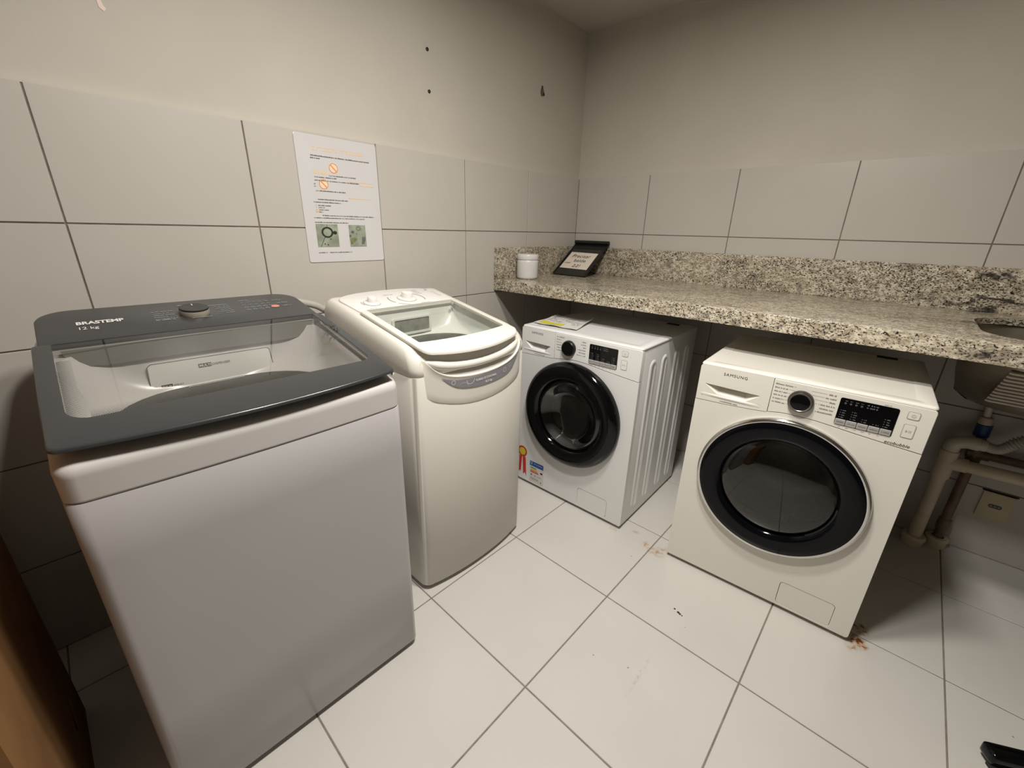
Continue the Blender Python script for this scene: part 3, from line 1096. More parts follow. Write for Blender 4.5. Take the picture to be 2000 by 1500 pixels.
        SP.poly(mb, [(0.006, 0.150), (0.024, 0.150), (0.018, 0.052), (0.011, 0.062), (0.004, 0.050)], 0.0005)
        SP.poly(mb, [(0.028, 0.150), (0.048, 0.150), (0.056, 0.040), (0.046, 0.060), (0.034, 0.046)], 0.0005)
        rb_ = mb.build('rosette_ribbon', M['ink_red'], ros, 0)
        rb_['kind'] = 'stuff'
    return t


def sqrt_(r, dz):
    return math.sqrt(max(r * r - dz * dz, 0.0004))


fl_r = front_loader('warm white front loading washer with a chrome ringed blue black door, nearer the sink', (-0.925, -1.194, 0), radians(-87.46), 'r')
fl_l = front_loader('white front loading washer with an all black door and energy label, in the corner', (-0.9300, -0.3765, 0), radians(-89.3), 'l')

# ================================================================== TOP LOADER with dark lid (left, largest)
tb = thing('top_loading_washer', 'big white top loading washer with a dark grey glass lid and console, at left', 'washing machine', (-2.464, -0.760, 0), radians(-1.489), None)
BW, BD = 0.607, 0.62


def bow(a, b, amt=0.024):
    w = max(0.0, 1 - max(b, 0) / 0.10)
    return b - amt * w * (1 - ((a - BW / 2) / (BW / 2)) ** 2)


mb = MB()
rings = []
for (z, ins) in ((0.018, 0.004), (0.022, 0.0), (0.30, 0.0), (0.5, 0.0), (0.7, 0.0), (0.8205, 0.0), (0.8235, 0.002)):
    rings.append([(a, bow(a, b, 0.012 * max(0.0, (z - 0.3) / 0.55)), z) for a, b in rr(ins, BW - ins, ins, BD, (0.022, 0.022, 0.01, 0.01), 7, 10)])
mb.loft(rings, cap0=True)
mb.build('cabinet', M['enamel_a'], tb, 50)


def ztop(v):
    return 0.905 + 0.195 * min(max(v, 0.0), 0.45)


def cov(ins, drop, rad, flat=None, frontins=None, backins=None):
    fi = ins if frontins is None else frontins
    bi = ins if backins is None else backins
    out = []
    for a, b in rr(ins, BW - ins, fi, BD - bi, rad, 7, 10):
        out.append((a, b, flat if flat is not None else ztop(b) - drop))
    return out


mb = MB()
R4 = (0.026, 0.026, 0.02, 0.02)
rings = [cov(0.003, 0, R4, 0.8225), cov(0.0, 0, R4, 0.8255), cov(0.0, 0, R4, 0.8275), cov(0.0, 0.0375, R4), cov(0.0, 0.034, R4), cov(0.001, 0.026, R4), cov(0.004, 0.020, R4, None, 0.005), cov(0.009, 0.0155, R4, None, 0.012), cov(0.014, 0.0115, R4, None, 0.024), cov(0.017, 0.008, (0.03,) * 4, None, 0.040), cov(0.020, 0.006, (0.03,) * 4, None, 0.052)]
rings = [[(a, bow(a, b, 0.012), c) for a, b, c in q] for q in rings]
# down into the funnel: rounded rectangle easing to the round tub mouth
rings.append([(a, b, ztop(b) - 0.010) for a, b in rr(0.034, BW - 0.034, 0.060, 0.405, 0.05, 7, 10)])
rings.append([(a, b, ztop(b) - 0.024) for a, b in rr(0.040, BW - 0.040, 0.066, 0.405, 0.055, 7, 10)])
rings.append([(a, b, 0.888 + 0.06 * (b - 0.06)) for a, b in rr(0.060, BW - 0.058, 0.070, 0.404, 0.10, 7, 10)])
rings.append([(a, b, 0.871) for a, b in rr(0.072, BW - 0.070, 0.072, 0.403, 0.14, 7, 10)])
rings.append([(a, b, 0.863) for a, b in rr(0.082, BW - 0.080, 0.076, 0.399, 0.155, 7, 10)])
rings.append([(a, b, 0.857) for a, b in rr(0.086, BW - 0.084, 0.080, 0.395, 0.155, 7, 10)])
mb.loft(rings)
mb.build('top_cover', M['cover_a'], tb, 55)
# tub
mb = MB()
rings = [[(a, b, z) for a, b in rr(0.092 + i, BW - 0.090 - i, 0.084 + i, 0.392 - i, 0.152 - i * .5, 7, 10)] for (i, z) in ((-0.004, 0.859), (0.0, 0.850), (0.006, 0.83), (0.006, 0.62), (0.03, 0.56))]
mb.loft(rings, cap1=True)
tub = mb.build('tub', M['tub_grey'], tb, 50)
mb = MB()
mb.lathe([(0.13, 0.57), (0.11, 0.60), (0.055, 0.66), (0.04, 0.72), (0.038, 0.80), (0.03, 0.815), (0.0, 0.818)], (0.30, 0.24, 0), n=40)
mb.build('agitator', M['tub_grey'], tub, 50)
# dispenser panel on the back wall of the funnel
DPn = Plane((0, 0.4005, 0), (1, 0, 0), (0, 0.02, 1))
mb = MB()
o2 = [(0.169, 0.858), (0.445, 0.858), (0.440, 0.920), (0.434, 0.926), (0.180, 0.928), (0.173, 0.922)]
mb.fill([o2], 0.3985, 0.404)
dis = mb.build('dispenser', M['white_plastic'], tb, 0)
DPf = Plane((0, 0.3985, 0), (1, 0, 0), (0, 0, 1))
mb = MB()
for a, b in zip(o2, o2[1:] + o2[:1]):
    dv = Vector((b[0] - a[0], b[1] - a[1]))
    nv = Vector((-dv.y, dv.x)).normalized() * 0.0009
    DPf.poly(mb, [(a[0] - nv.x, a[1] - nv.y), (b[0] - nv.x, b[1] - nv.y), (b[0] + nv.x, b[1] + nv.y), (a[0] + nv.x, a[1] + nv.y)])
mb.build('dispenser_seam', M['seam'], dis, 0)
mb = MB()
DPf.rect(mb, 0.272, 0.300, 0.9005, 0.9105)
mb.build('label_block', M['ink_black'], dis, 0)
mb = MB()
DPf.rect(mb, 0.190, 0.212, 0.8645, 0.8725)
mb.build('label_block', M['ink_black'], dis, 0)
lettering('MULTI', 0.0085, M['ink_white'], dis, DPf.m(0.2735, 0.9025, 0.001), 0.025, bold=0.0003)
lettering('DISPENSER', 0.0085, M['ink_grey'], dis, DPf.m(0.3015, 0.9025, 0.001), 0.040)
lettering('JET', 0.006, M['ink_white'], dis, DPf.m(0.192, 0.8662, 0.001), 0.018, bold=0.0002) if False else None
lettering('SPRAY', 0.0068, M['ink_grey'], dis, DPf.m(0.2135, 0.8658, 0.001), 0.021)
mb = MB()
DPf.scribble(mb, 0.192, 0.210, 0.8665, 0.004, 0.001)
mb.build('label_print', M['ink_white'], dis, 0)
mb = MB()
for i in range(3):
    DPf.poly(mb, [(0.171 + i * 0.0045, 0.863), (0.1725 + i * 0.0045, 0.863), (0.1755 + i * 0.003, 0.8715), (0.1745 + i * 0.003, 0.8715)])
mb.build('water_symbol', M['ink_grey'], dis, 0)
# grey wall between the funnel and the console, seen through the glass
mb = MB()
sk_o = [(0.044, 0.985), (0.050, 0.968), (0.062, 0.953), (0.080, 0.946), (0.11, 0.9435), (0.50, 0.9405), (0.535, 0.943), (0.553, 0.951), (0.563, 0.966), (0.568, 0.985)]
mb.fill([sk_o], 0.397, 0.403)
mb.build('back_skirt', M['skirt'], tb, 0)
# console
CPn = Plane((0, 0.41, 1.0), (1, 0, 0), (0, 1, 0.19))


def con(ins, h, fr=0.0):
    out = []
    for a, b in rr(0.013 + ins, BW - 0.013 - ins, 0.412 + fr, 0.622 - ins, (0.004, 0.004, 0.062, 0.062), 8, 4):
        out.append((a, b, 1.0 + 0.19 * (b - 0.41) + h))
    return out


mb = MB()
base = [(a, b, 0.985) for a, b, c in con(0.0, 0)]
rings = [base, con(0.0, -0.012), con(0.001, -0.005), con(0.004, -0.0012), con(0.010, 0.0, 0.002)]
mb.loft(rings, cap0=True, cap1=True)
cons = mb.build('console', M['charcoal'], tb, 40)
# rear white shoulder under the console
mb = MB()
rings = [[(a, b, z) for a, b in rr(0.006 + i, BW - 0.006 - i, 0.408, BD - i, (0.004, 0.004, 0.05, 0.05), 8, 4)] for (i, z) in ((0.0, 0.93), (0.0, 0.972), (0.004, 0.986))]
mb.loft(rings, cap1=True)
mb.build('rear_shoulder', M['enamel_a'], tb, 40)
lettering('BRASTEMP', 0.026, M['ink_white'], cons, CPn.m(0.080, 0.0985, 0.001), 0.084, bold=0.0009)
lettering('12 kg', 0.0235, M['ink_white'], cons, CPn.m(0.080, 0.066, 0.001), 0.033)
mb = MB()
for i, (a, b) in enumerate(((0.222, 0.046), (0.222, 0.034), (0.222, 0.044), (0.222, 0.028), (0.222, 0.048))):
    CPn.scribble(mb, a, a + b, 0.134 - i * 0.0135, 0.0052, 0.001, 1.3)
    CPn.rect(mb, a + b + 0.003, 0.285, 0.1365 - i * 0.0135, 0.1372 - i * 0.0135, 0.001)
CPn.scribble(mb, 0.222, 0.262, 0.072, 0.0055, 0.001, 1.3)
for i, (a, b) in enumerate(((0.352, 0.395), (0.360, 0.395), (0.370, 0.395), (0.366, 0.398), (0.374, 0.398))):
    CPn.scribble(mb, a, b, 0.134 - i * 0.0135, 0.0052, 0.001, 1.3)
    CPn.rect(mb, 0.340, a - 0.003, 0.1365 - i * 0.0135, 0.1372 - i * 0.0135, 0.001)
CPn.rect(mb, 0.340, 0.395, 0.147, 0.1505, 0.001)
CPn.scribble(mb, 0.284, 0.330, 0.168, 0.0065, 0.001, 1.5)
CPn.scribble(mb, 0.296, 0.340, 0.066, 0.006, 0.001, 1.3)
# key field
for j in range(4):
    for i in range(5):
        CPn.scribble(mb, 0.428 + i * 0.0165, 0.428 + i * 0.0165 + 0.009, 0.146 - j * 0.019, 0.0045, 0.001)
        if j > 1 and i < 4:
            CPn.ring(mb, 0.434 + i * 0.0165, 0.107 - (j - 2) * 0.019, 0.0045, 0.0058, 0.001, 12)
CPn.rect(mb, 0.425, 0.50, 0.157, 0.1580, 0.001)
CPn.scribble(mb, 0.515, 0.540, 0.146, 0.0055, 0.001)
CPn.scribble(mb, 0.520, 0.550, 0.118, 0.0055, 0.001)
CPn.scribble(mb, 0.528, 0.552, 0.092, 0.0055, 0.001)
CPn.scribble(mb, 0.430, 0.455, 0.165, 0.0055, 0.001)
mb.build('console_print', M['ink_faint'], cons, 0)
mb = MB()
CPn.disc(mb, 0.507, 0.096, 0.0110, 0.0012, 24)
pb = mb.build('power_button', M['red_lit'], cons, 0)
# knob
KP = CPn.m(0.308, 0.100, 0.0)
mb = MB()
mb.lathe([(0.033, 0.0), (0.0335, 0.003), (0.0328, 0.0145), (0.0318, 0.016)], n=48)
kn = mb.build('knob', M['knob_side'], cons, 40)
kn.matrix_local = KP
mb = MB()
mb.lathe([(0.0327, 0.0150), (0.0320, 0.0180), (0.029, 0.0190), (0.018, 0.0175), (0.0, 0.0168)], n=48)
kc = mb.build('knob_cap', M['black_satin'], kn, 40)
mb = MB()
mb.box(-0.001, 0.001, 0.016, 0.025, 0.0175, 0.0190)
mb.build('knob_mark', M['ink_white'], kn, 0)
# lid: dark frame with a tinted pane; front edge bows forward
LSL = 0.195


def lidz(v):
    return 0.9205 + LSL * v + 0.004 * sin(pi * min(max(v / 0.41, 0), 1))


def lidring(ins, dz, bins=None):
    bi = ins if bins is None else bins
    return [(a, bow(a, b), lidz(bow(a, b)) + dz) for a, b in rr(0.005 + ins, BW - 0.008 - ins, 0.004 + ins, 0.410 - bi, (0.012, 0.012, 0.004, 0.004), 5, 14)]


def winring(ins, dz):
    return [(a, bow(a, b, 0.010), lidz(bow(a, b, 0.010)) + dz) for a, b in rr(0.034 + ins, BW - 0.032 - ins, 0.074 + ins, 0.4085 - ins * 0.3, (0.035, 0.022, 0.004, 0.004), 5, 14)]


mb = MB()
rings = [winring(0, -0.004), lidring(0.004, -0.0085, 0.0012), lidring(0.0, -0.007, 0.0), lidring(0.0, -0.0025), lidring(0.0015, -0.0005, 0.0), lidring(0.004, 0.0, 0.0), winring(0, 0.0), winring(0, -0.004)]
mb.loft(rings)
lid = mb.build('lid', M['lid_grey'], tb, 40)
mb = MB()
mb.loft([winring(-0.0004, -0.0008), winring(0.02, -0.0008), winring(0.10, -0.0008)], cap1=True)
pane = mb.build('lid_pane', M['glass_lid'], lid, 60)
# printed band of dots round the pane's left and front edges, thinning inwards
mb = MB()
for i in range(16):
    for j in range(66):
        a = 0.036 + i * 0.0021 + (j % 2) * 0.00105
        b = 0.150 + (j - 20) * 0.0036
        if not (0.072 < b < 0.345):
            continue
        rad_ = 0.00135 * (1 - i / 15.0) ** 0.8
        if rad_ < 0.00022 or i > 9 + 5 * min(1, max(0, (0.2 - b) / 0.1)):
            continue
        if (a - 0.069) < 0 and (b - 0.109) < 0 and math.hypot(a - 0.069, b - 0.109) > 0.036:
            continue
        z = lidz(b) - 0.0004
        mb.faces([(a + rad_ * cos(k * pi / 3), b + rad_ * sin(k * pi / 3), z + LSL * rad_ * sin(k * pi / 3)) for k in range(6)], [(0, 1, 2, 3, 4, 5)])
for i in range(70):
    for j in range(12):
        a = 0.064 + i * 0.0030 + (j % 2) * 0.0015
        b0 = 0.0755 + j * 0.0026
        b = bow(a, b0, 0.010)
        if a > 0.235:
            continue
        rad_ = 0.00125 * (1 - j / 12.0) ** 0.8 * min(1, (0.25 - a) / 0.10)
        if rad_ < 0.0002:
            continue
        z = lidz(b) - 0.0004
        mb.faces([(a + rad_ * cos(k * pi / 3), b + rad_ * sin(k * pi / 3), z + LSL * rad_ * sin(k * pi / 3)) for k in range(6)], [(0, 1, 2, 3, 4, 5)])
dots = mb.build('dot_border', M['lid_grey'], lid, 0)
dots['kind'] = 'stuff'
# sticker near the pane's right rear corner
mb = MB()
LP = Plane((0, 0, 0.9205 + 0.004), (1, 0, 0), (0, 1, LSL))
for (x, y, w_, h_) in ((0.566, 0.296, 0.022, 0.010), (0.568, 0.276, 0.018, 0.008), (0.572, 0.262, 0.010, 0.007), (0.560, 0.312, 0.020, 0.006)):
    LP.scribble(mb, x, x + w_, y, h_, 0.0012)
mb.build('lid_print', M['black_satin'], lid, 0)
for (a, b) in ((0.05, 0.05), (BW - 0.05, 0.05), (0.05, BD - 0.05), (BW - 0.05, BD - 0.05)):
    MB().lathe([(0.0, 0.0), (0.024, 0.0), (0.024, 0.012), (0.014, 0.014), (0.014, 0.020)], (a, b, 0), n=18).build('foot', M['dark'], tb)
mb = MB()
mb.lathe([(0.0, 0.0), (0.004, 0.0), (0.004, 0.004), (0.0, 0.005)], (BW - 0.012, 0.012, 0.905), n=12)
mb.build('lid_buffer', M['white_plastic'], tb)

# ================================================================== OLD CREAM TOP LOADER (second from left)
te = thing('top_loading_washer', 'small aged cream top loading washer with a clear lid, second from left', 'washing machine', (-1.723, -0.634, 0), 0.0, None)
EW, ED = 0.508, 0.55
BUL = 0.032


def fbow(a, b, amt=BUL, reach=0.22):
    w = max(0.0, 1 - max(b, 0) / reach)
    return b - amt * w * (1 - min(1.0, abs((a - EW / 2) / (EW / 2))) ** 2.2)


def eout(ins, rad, z=None, zf=None, fi=None, bi=None, k=7, m=12):
    f_, b_ = (ins if fi is None else fi), (ins if bi is None else bi)
    out = []
    for a, b in rr(ins, EW - ins, f_, ED - b_, rad, k, m):
        bb = fbow(a, b)
        out.append((a, bb, z if z is not None else zf(bb)))
    return out


ER = (0.026, 0.026, 0.012, 0.012)
mb = MB()
rings = [eout(0.004, ER, 0.018), eout(0.0, ER, 0.022), eout(0.0, ER, 0.8225), eout(0.002, ER, 0.8245)]
mb.loft(rings, cap0=True)
mb.build('cabinet', M['enamel_cream'], te, 50)


def et(v):
    return 0.900 + 0.19 * v


mb = MB()
RC = (0.045, 0.045, 0.03, 0.03)
rings = [eout(0.002, ER, 0.8245), eout(0.0, ER, 0.8265), eout(0.0, (0.026, 0.026, 0.012, 0.012), None, lambda v: max(et(v) - 0.055, 0.832))]
for a in (15, 30, 45, 60, 75, 90):
    s_, c_ = 1 - cos(radians(a)), 1 - sin(radians(a))
    rings.append(eout(0.026 * s_, (0.026 + 0.02 * a / 90, 0.026 + 0.02 * a / 90, 0.02, 0.02), None, (lambda c: (lambda v: max(et(v) - 0.055 * c * (1.0 if v < 0.1 else 1.0), 0.833)))(c_), fi=0.050 * s_))
# rim step round the lid opening
rings.append([(a, b, et(b) + 0.001) for a, b in [(x, fbow(x, y, 0.02, 0.3)) for x, y in rr(0.036, EW - 0.036, 0.055, ED - 0.035, 0.05, 7, 12)]])
rings.append([(a, b, et(b) - 0.004) for a, b in [(x, fbow(x, y, 0.02, 0.3)) for x, y in rr(0.042, EW - 0.060, 0.040, 0.345, 0.012, 7, 12)]])
mb.loft(rings)
mb.build('top_cover', M['cream_plastic'], te, 55)
mb = MB()
rings = [rings[-1]]
rings.append([(a, b, et(b) - 0.03) for a, b in rr(0.046, EW - 0.064, 0.034, 0.345, 0.03, 7, 12)])
rings.append([(a, b, 0.880) for a, b in rr(0.055, EW - 0.070, 0.036, 0.345, 0.06, 7, 12)])
rings.append([(a, b, 0.862) for a, b in rr(0.062, EW - 0.078, 0.038, 0.343, 0.13, 7, 12)])
rings.append([(a, b, 0.852) for a, b in rr(0.070, EW - 0.086, 0.044, 0.336, 0.143, 7, 12)])
mb.loft(rings)
mb.build('funnel', M['white_plastic'], te, 55)
mb = MB()
rings = [[(a, b, z) for a, b in rr(0.072 + i, EW - 0.088 - i, 0.046 + i, 0.334 - i, 0.140 - i * .4, 7, 12)] for (i, z) in ((0.0, 0.854), (0.004, 0.84), (0.004, 0.60), (0.03, 0.55))]
mb.loft(rings, cap1=True)
etub = mb.build('tub', M['drum'], te, 50)
mb = MB()
mb.lathe([(0.11, 0.56), (0.10, 0.60), (0.06, 0.66), (0.05, 0.74), (0.03, 0.765), (0.0, 0.768)], (0.245, 0.19, 0), n=36)
mb.build('agitator', M['ring_grey'], etub, 50)
# smoky dispenser drawer window in the funnel's back wall
mb = MB()
mb.fill([rr(0.154, 0.328, 0.866, 0.930, 0.008, 4, 1), rr(0.162, 0.318, 0.874, 0.924, 0.004, 4, 1)], 0.335, 0.343)
ed = mb.build('dispenser', M['white_plastic'], te, 0)
MB().fill([rr(0.162, 0.318, 0.874, 0.924, 0.004, 4, 1)], 0.3385, 0.341).build('dispenser_pane', M['window_grey'], ed, 0)
# control plate, arched at the back
ECn = Plane((0, 0.0, 0.900), (1, 0, 0), (0, 1, 0.19))


def plate(ins, h):
    o_ = [(0.052 + ins, 0.336 + ins)]
    lo = [(0.030, 0.470), (0.034, 0.488), (0.048, 0.505), (0.075, 0.519), (0.12, 0.531), (0.18, 0.538), (0.245, 0.540), (0.31, 0.538), (0.37, 0.531), (0.415, 0.518), (0.445, 0.50), (0.462, 0.475)]
    cx_, cy_ = 0.245, 0.43
    o_ = [(0.040, 0.337), (0.145, 0.337), (0.25, 0.337), (0.355, 0.337), (0.462, 0.337)] + lo[::-1]
    out = []
    for x, y in o_:
        f_ = 1 - ins / 0.1
        out.append((cx_ + (x - cx_) * (1 - ins / 0.22), cy_ + (y - cy_) * (1 - ins / 0.10), 0))
    return [(x, y, et(y) + h) for x, y, _ in out]


mb = MB()
mb.loft([plate(0.0, -0.003), plate(0.0, 0.004), plate(0.002, 0.0062), plate(0.005, 0.007)], cap0=True, cap1=True)
cpl = mb.build('control_plate', M['white_plastic'], te, 50)
EC2 = Plane((0, 0.0, 0.907), (1, 0, 0), (0, 1, 0.19))
for (x, y, r1, r2, hh) in ((0.121, 0.418, 0.030, 0.017, 0.016), (0.276, 0.425, 0.036, 0.022, 0.020)):
    mb = MB()
    mb.lathe([(r1, 0.0), (r1, 0.003), (r1 * 0.93, 0.005), (r2, 0.006), (r2 * 0.98, 0.006 + hh * .5), (r2 * 0.92, 0.006 + hh), (r2 * 0.8, 0.008 + hh), (0.0, 0.008 + hh)], n=36)
    kb = mb.build('knob', M['white_plastic'], cpl, 40)
    kb.matrix_local = EC2.m(x, y, 0.0)
    mb = MB()
    mb.lathe([(r1 + 0.0002, 0.0008), (r1 + 0.0022, 0.0008), (r1 + 0.0022, 0.0012), (r1 + 0.0002, 0.0014)], n=36)
    mb.build('knob_ring', M['ring_grey'], kb, 40)
mb = MB()
EC2.scribble(mb, 0.205, 0.250, 0.482, 0.004)
EC2.ring(mb, 0.276, 0.425, 0.066, 0.069, n=14, a0=radians(150), a1=radians(205), sx=1.1)
EC2.ring(mb, 0.276, 0.425, 0.066, 0.069, n=14, a0=radians(215), a1=radians(250), sx=1.1)
EC2.ring(mb, 0.276, 0.425, 0.066, 0.069, n=14, a0=radians(-28), a1=radians(45), sx=1.1)
for i in range(4):
    EC2.scribble(mb, 0.350, 0.374, 0.505 - i * 0.014, 0.0035)
EC2.scribble(mb, 0.30, 0.345, 0.362, 0.0035)
for i in range(5):
    EC2.scribble(mb, 0.425, 0.440, 0.470 - i * 0.013, 0.003)
EC2.ring(mb, 0.121, 0.418, 0.036, 0.038, n=12, a0=radians(140), a1=radians(200))
EC2.scribble(mb, 0.085, 0.110, 0.366, 0.004)
mb.build('plate_print', M['label_grey'], cpl, 0)
mb = MB()
EC2.disc(mb, 0.420, 0.500, 0.007, n=14)
mb.build('plate_badge', M['ink_dim'], cpl, 0)


# lid: cream frame round a clear pane
def elid(ins, h, front=0.0):
    out = []
    for a, b in rr(0.031 + ins, 0.456 - ins, -0.016 + ins + front, 0.336 - ins * 0.3, (0.028, 0.028, 0.003, 0.003), 7, 12):
        w = max(0.0, 1 - max(b + 0.016, 0) / 0.12)
        b2 = b - 0.033 * w * (1 - abs((a - 0.2435) / 0.2125) ** 2)
        out.append((a, b2, et(b2) + h - 0.012 * max(0, (0.0 - b2) / 0.05)))
    return out


def ewin(h):
    out = []
    for a, b in rr(0.055, 0.430, 0.036, 0.3355, (0.004, 0.012, 0.002, 0.002), 7, 12):
        w = max(0.0, 1 - max(b - 0.03, 0) / 0.12)
        b2 = b - 0.016 * w * (1 - abs((a - 0.2435) / 0.1875) ** 2)
        out.append((a, b2, et(b2) + h))
    return out


mb = MB()
mb.loft([ewin(0.004), elid(0.004, 0.001), elid(0.0, 0.003), elid(0.0, 0.009), elid(0.002, 0.0125), elid(0.006, 0.014), ewin(0.014), ewin(0.004)])
elid_o = mb.build('lid', M['cream_plastic'], te, 40)
mb = MB()
mb.loft([ewin(0.011), [(a * 0.5 + 0.122, b * 0.5 + 0.09, et(b * 0.5 + 0.09) + 0.011) for a, b, c in ewin(0)]], cap1=True)
mb.build('lid_pane', M['glass_cream'], elid_o, 60)
mb = MB()
mb.lathe([(0.0, 0.0), (0.006, 0.0), (0.006, 0.006), (0.0, 0.007)], n=12)
hg = mb.build('hinge', M['ring_grey'], elid_o)
hg.matrix_local = ECn.m(0.420, 0.322, 0.002)


# front: grip bar under the lid, raised smile-shaped rim, label and pressed outline
def fsurf(a, h=0.0):
    """front face of cabinet and cover at width a"""
    return fbow(a, 0.0) - h


def strip(lo, up, h, n=40):
    """patch on the bowed front between two curves given as point lists (u, z)"""
    def ev(P, x):
        for p, q in zip(P[:-1], P[1:]):
            if p[0] <= x <= q[0]:
                t_ = (x - p[0]) / (q[0] - p[0])
                return p[1] + (q[1] - p[1]) * t_
        return P[-1][1]
    x0, x1 = lo[0][0], lo[-1][0]
    rg = []
    for i in range(n + 1):
        x = x0 + (x1 - x0) * i / n
        a_, b_ = ev(lo, x), ev(up, x)
        if b_ < a_ + 0.0004:
            b_ = a_ + 0.0004
        rg.append([(x, fsurf(x, h), a_), (x, fsurf(x, h), b_)])
    return rg


def chaikin(P, k=2):
    for _ in range(k):
        Q = [P[0]]
        for (a, b), (c, d) in zip(P[:-1], P[1:]):
            Q += [(a * .75 + c * .25, b * .75 + d * .25), (a * .25 + c * .75, b * .25 + d * .75)]
        P = Q + [P[-1]]
    return P


rim = chaikin([(0.034, 0.884), (0.046, 0.862), (0.072, 0.834), (0.119, 0.812), (0.183, 0.801), (0.276, 0.797), (0.372, 0.804), (0.428, 0.822), (0.456, 0.846), (0.470, 0.872)])


def cover_front(a, z):
    """depth of the rounded cover front at height z"""
    f_ = fbow(a, 0.0)
    if z < 0.848:
        return f_
    s_ = min(1.0, (z - 0.848) / 0.053)
    return f_ + 0.050 * (1 - math.sqrt(max(0.0, 1 - s_ * s_)))


u_ = chaikin([(0.004, 0.800), (0.012, 0.776), (0.024, 0.762), (0.047, 0.743), (0.078, 0.727), (0.163, 0.702), (0.256, 0.692), (0.359, 0.698), (0.442, 0.718), (0.482, 0.748), (0.496, 0.770), (0.504, 0.800)])


def ev(P, x):
    for p, q in zip(P[:-1], P[1:]):
        if p[0] <= x <= q[0] and q[0] > p[0]:
            return p[1] + (q[1] - p[1]) * (x - p[0]) / (q[0] - p[0])
    return P[0][1] if x < P[0][0] else P[-1][1]


shield_top = [(0.004, 0.822), (0.016, 0.845)] + rim + [(0.490, 0.850), (0.504, 0.822)]


def skin(a, z, h):
    """point standing h proud of the washer's front, easing back round its corners"""
    edge = max(0.0, (0.02 - a) / 0.02, (a - (EW - 0.02)) / 0.02)
    near = min(1.0, max(0.0, min(a - 0.012, EW - 0.012 - a) / 0.05))
    h = h * near * near * (3 - 2 * near) - 0.0035 * (1 - near)
    return (a, cover_front(a, z) - h + 0.016 * edge ** 2, z)


mb = MB()
rg = []
for i in range(73):
    x = 0.012 + 0.484 * i / 72
    lo, hi = ev(u_, x), ev(shield_top, x)
    hi = max(hi, lo + 0.012)
    prof = [(lo, -0.003), (lo + 0.0015, 0.0005), (lo + 0.005, 0.0022)]
    prof += [(lo + 0.005 + (hi - lo - 0.011) * t_, 0.0022 + 0.0038 * t_) for t_ in (0.25, 0.5, 0.75, 1.0)]
    prof += [(hi - 0.0035, 0.0076), (hi - 0.001, 0.0076), (hi + 0.0012, 0.0050), (hi + 0.001, -0.008)]
    rg.append([skin(x, z, h) for z, h in prof])
mb.loft(rg, closed=False)
mb.build('grip_shield', M['cream_plastic'], te, 50)
bar = chaikin([(0.044, 0.868), (0.09, 0.850), (0.15, 0.840), (0.245, 0.835), (0.34, 0.839), (0.40, 0.848), (0.455, 0.868)])
mb = MB()
mb.tube([(a, cover_front(a, z) + 0.003, z) for a, z in bar], [0.004 + 0.010 * min(1, 6 * min(i, len(bar) - 1 - i) / len(bar)) for i in range(len(bar))], 14)
mb.build('grip_bar', M['cream_plastic'], te, 60)
up_ = chaikin([(0.086, 0.812), (0.118, 0.799), (0.161, 0.790), (0.252, 0.787), (0.352, 0.793), (0.419, 0.809), (0.441, 0.818)])
lo_ = chaikin([(0.086, 0.8115), (0.118, 0.783), (0.160, 0.763), (0.252, 0.752), (0.352, 0.757), (0.406, 0.772), (0.441, 0.8175)])
mb = MB()
mb.loft(strip(lo_, up_, 0.0072, 48), closed=False)
lb = mb.build('front_label', M['label_grey'], te, 60)
mb = MB()
for (cx_, cz_, r_, w_) in ((0.128, 0.789, 0.006, 0.0014), (0.196, 0.786, 0.015, 0.0016), (0.165, 0.757, 0.024, 0.0008), (0.362, 0.781, 0.007, 0.0013), (0.392, 0.792, 0.006, 0.0008)):
    for i in range(22):
        t0_, t1_ = 2 * pi * i / 22, 2 * pi * (i + 1) / 22
        q = [(cx_ + r_ * cos(t0_), cz_ + r_ * sin(t0_)), (cx_ + (r_ + w_) * cos(t0_), cz_ + (r_ + w_) * sin(t0_)), (cx_ + (r_ + w_) * cos(t1_), cz_ + (r_ + w_) * sin(t1_)), (cx_ + r_ * cos(t1_), cz_ + r_ * sin(t1_))]

        def inside(x, z):
            def ev(P):
                for a, b in zip(P[:-1], P[1:]):
                    if a[0] <= x <= b[0]:
                        return a[1] + (b[1] - a[1]) * (x - a[0]) / (b[0] - a[0])
                return 0
            return ev(lo_) + 0.0005 < z < ev(up_) - 0.0005
        if all(inside(x, z) for x, z in q):
            mb.faces([(x, fsurf(x, 0.0078), z) for x, z in q], [(0, 1, 2, 3)])
mb.build('label_rings', M['ink_white'], lb, 0)
for (txt, x, z, w_, s_) in (('TURBO ECONOMIA', 0.216, 0.7735, 0.10, 0.0105), ('8,2 kg', 0.262, 0.7595, 0.032, 0.0105)):
    ang = math.atan2(fsurf(x + w_) - fsurf(x), w_)
    LPn = Plane((x, fsurf(x + w_ / 2, 0.0083) - (w_ / 2) * math.tan(ang), z), (1, math.tan(ang), 0), (0, 0, 1))
    lettering(txt, s_, M['ink_white'], lb, LPn.m(0, 0, 0.0), w_, bold=0.00025)
for (a, b) in ((0.04, 0.03), (EW - 0.05, 0.04), (0.05, ED - 0.05), (EW - 0.05, ED - 0.05)):
    MB().lathe([(0.0, 0.0), (0.022, 0.0), (0.022, 0.010), (0.014, 0.012), (0.014, 0.020)], (a, b, 0), n=18).build('foot', M['ring_grey'], te)

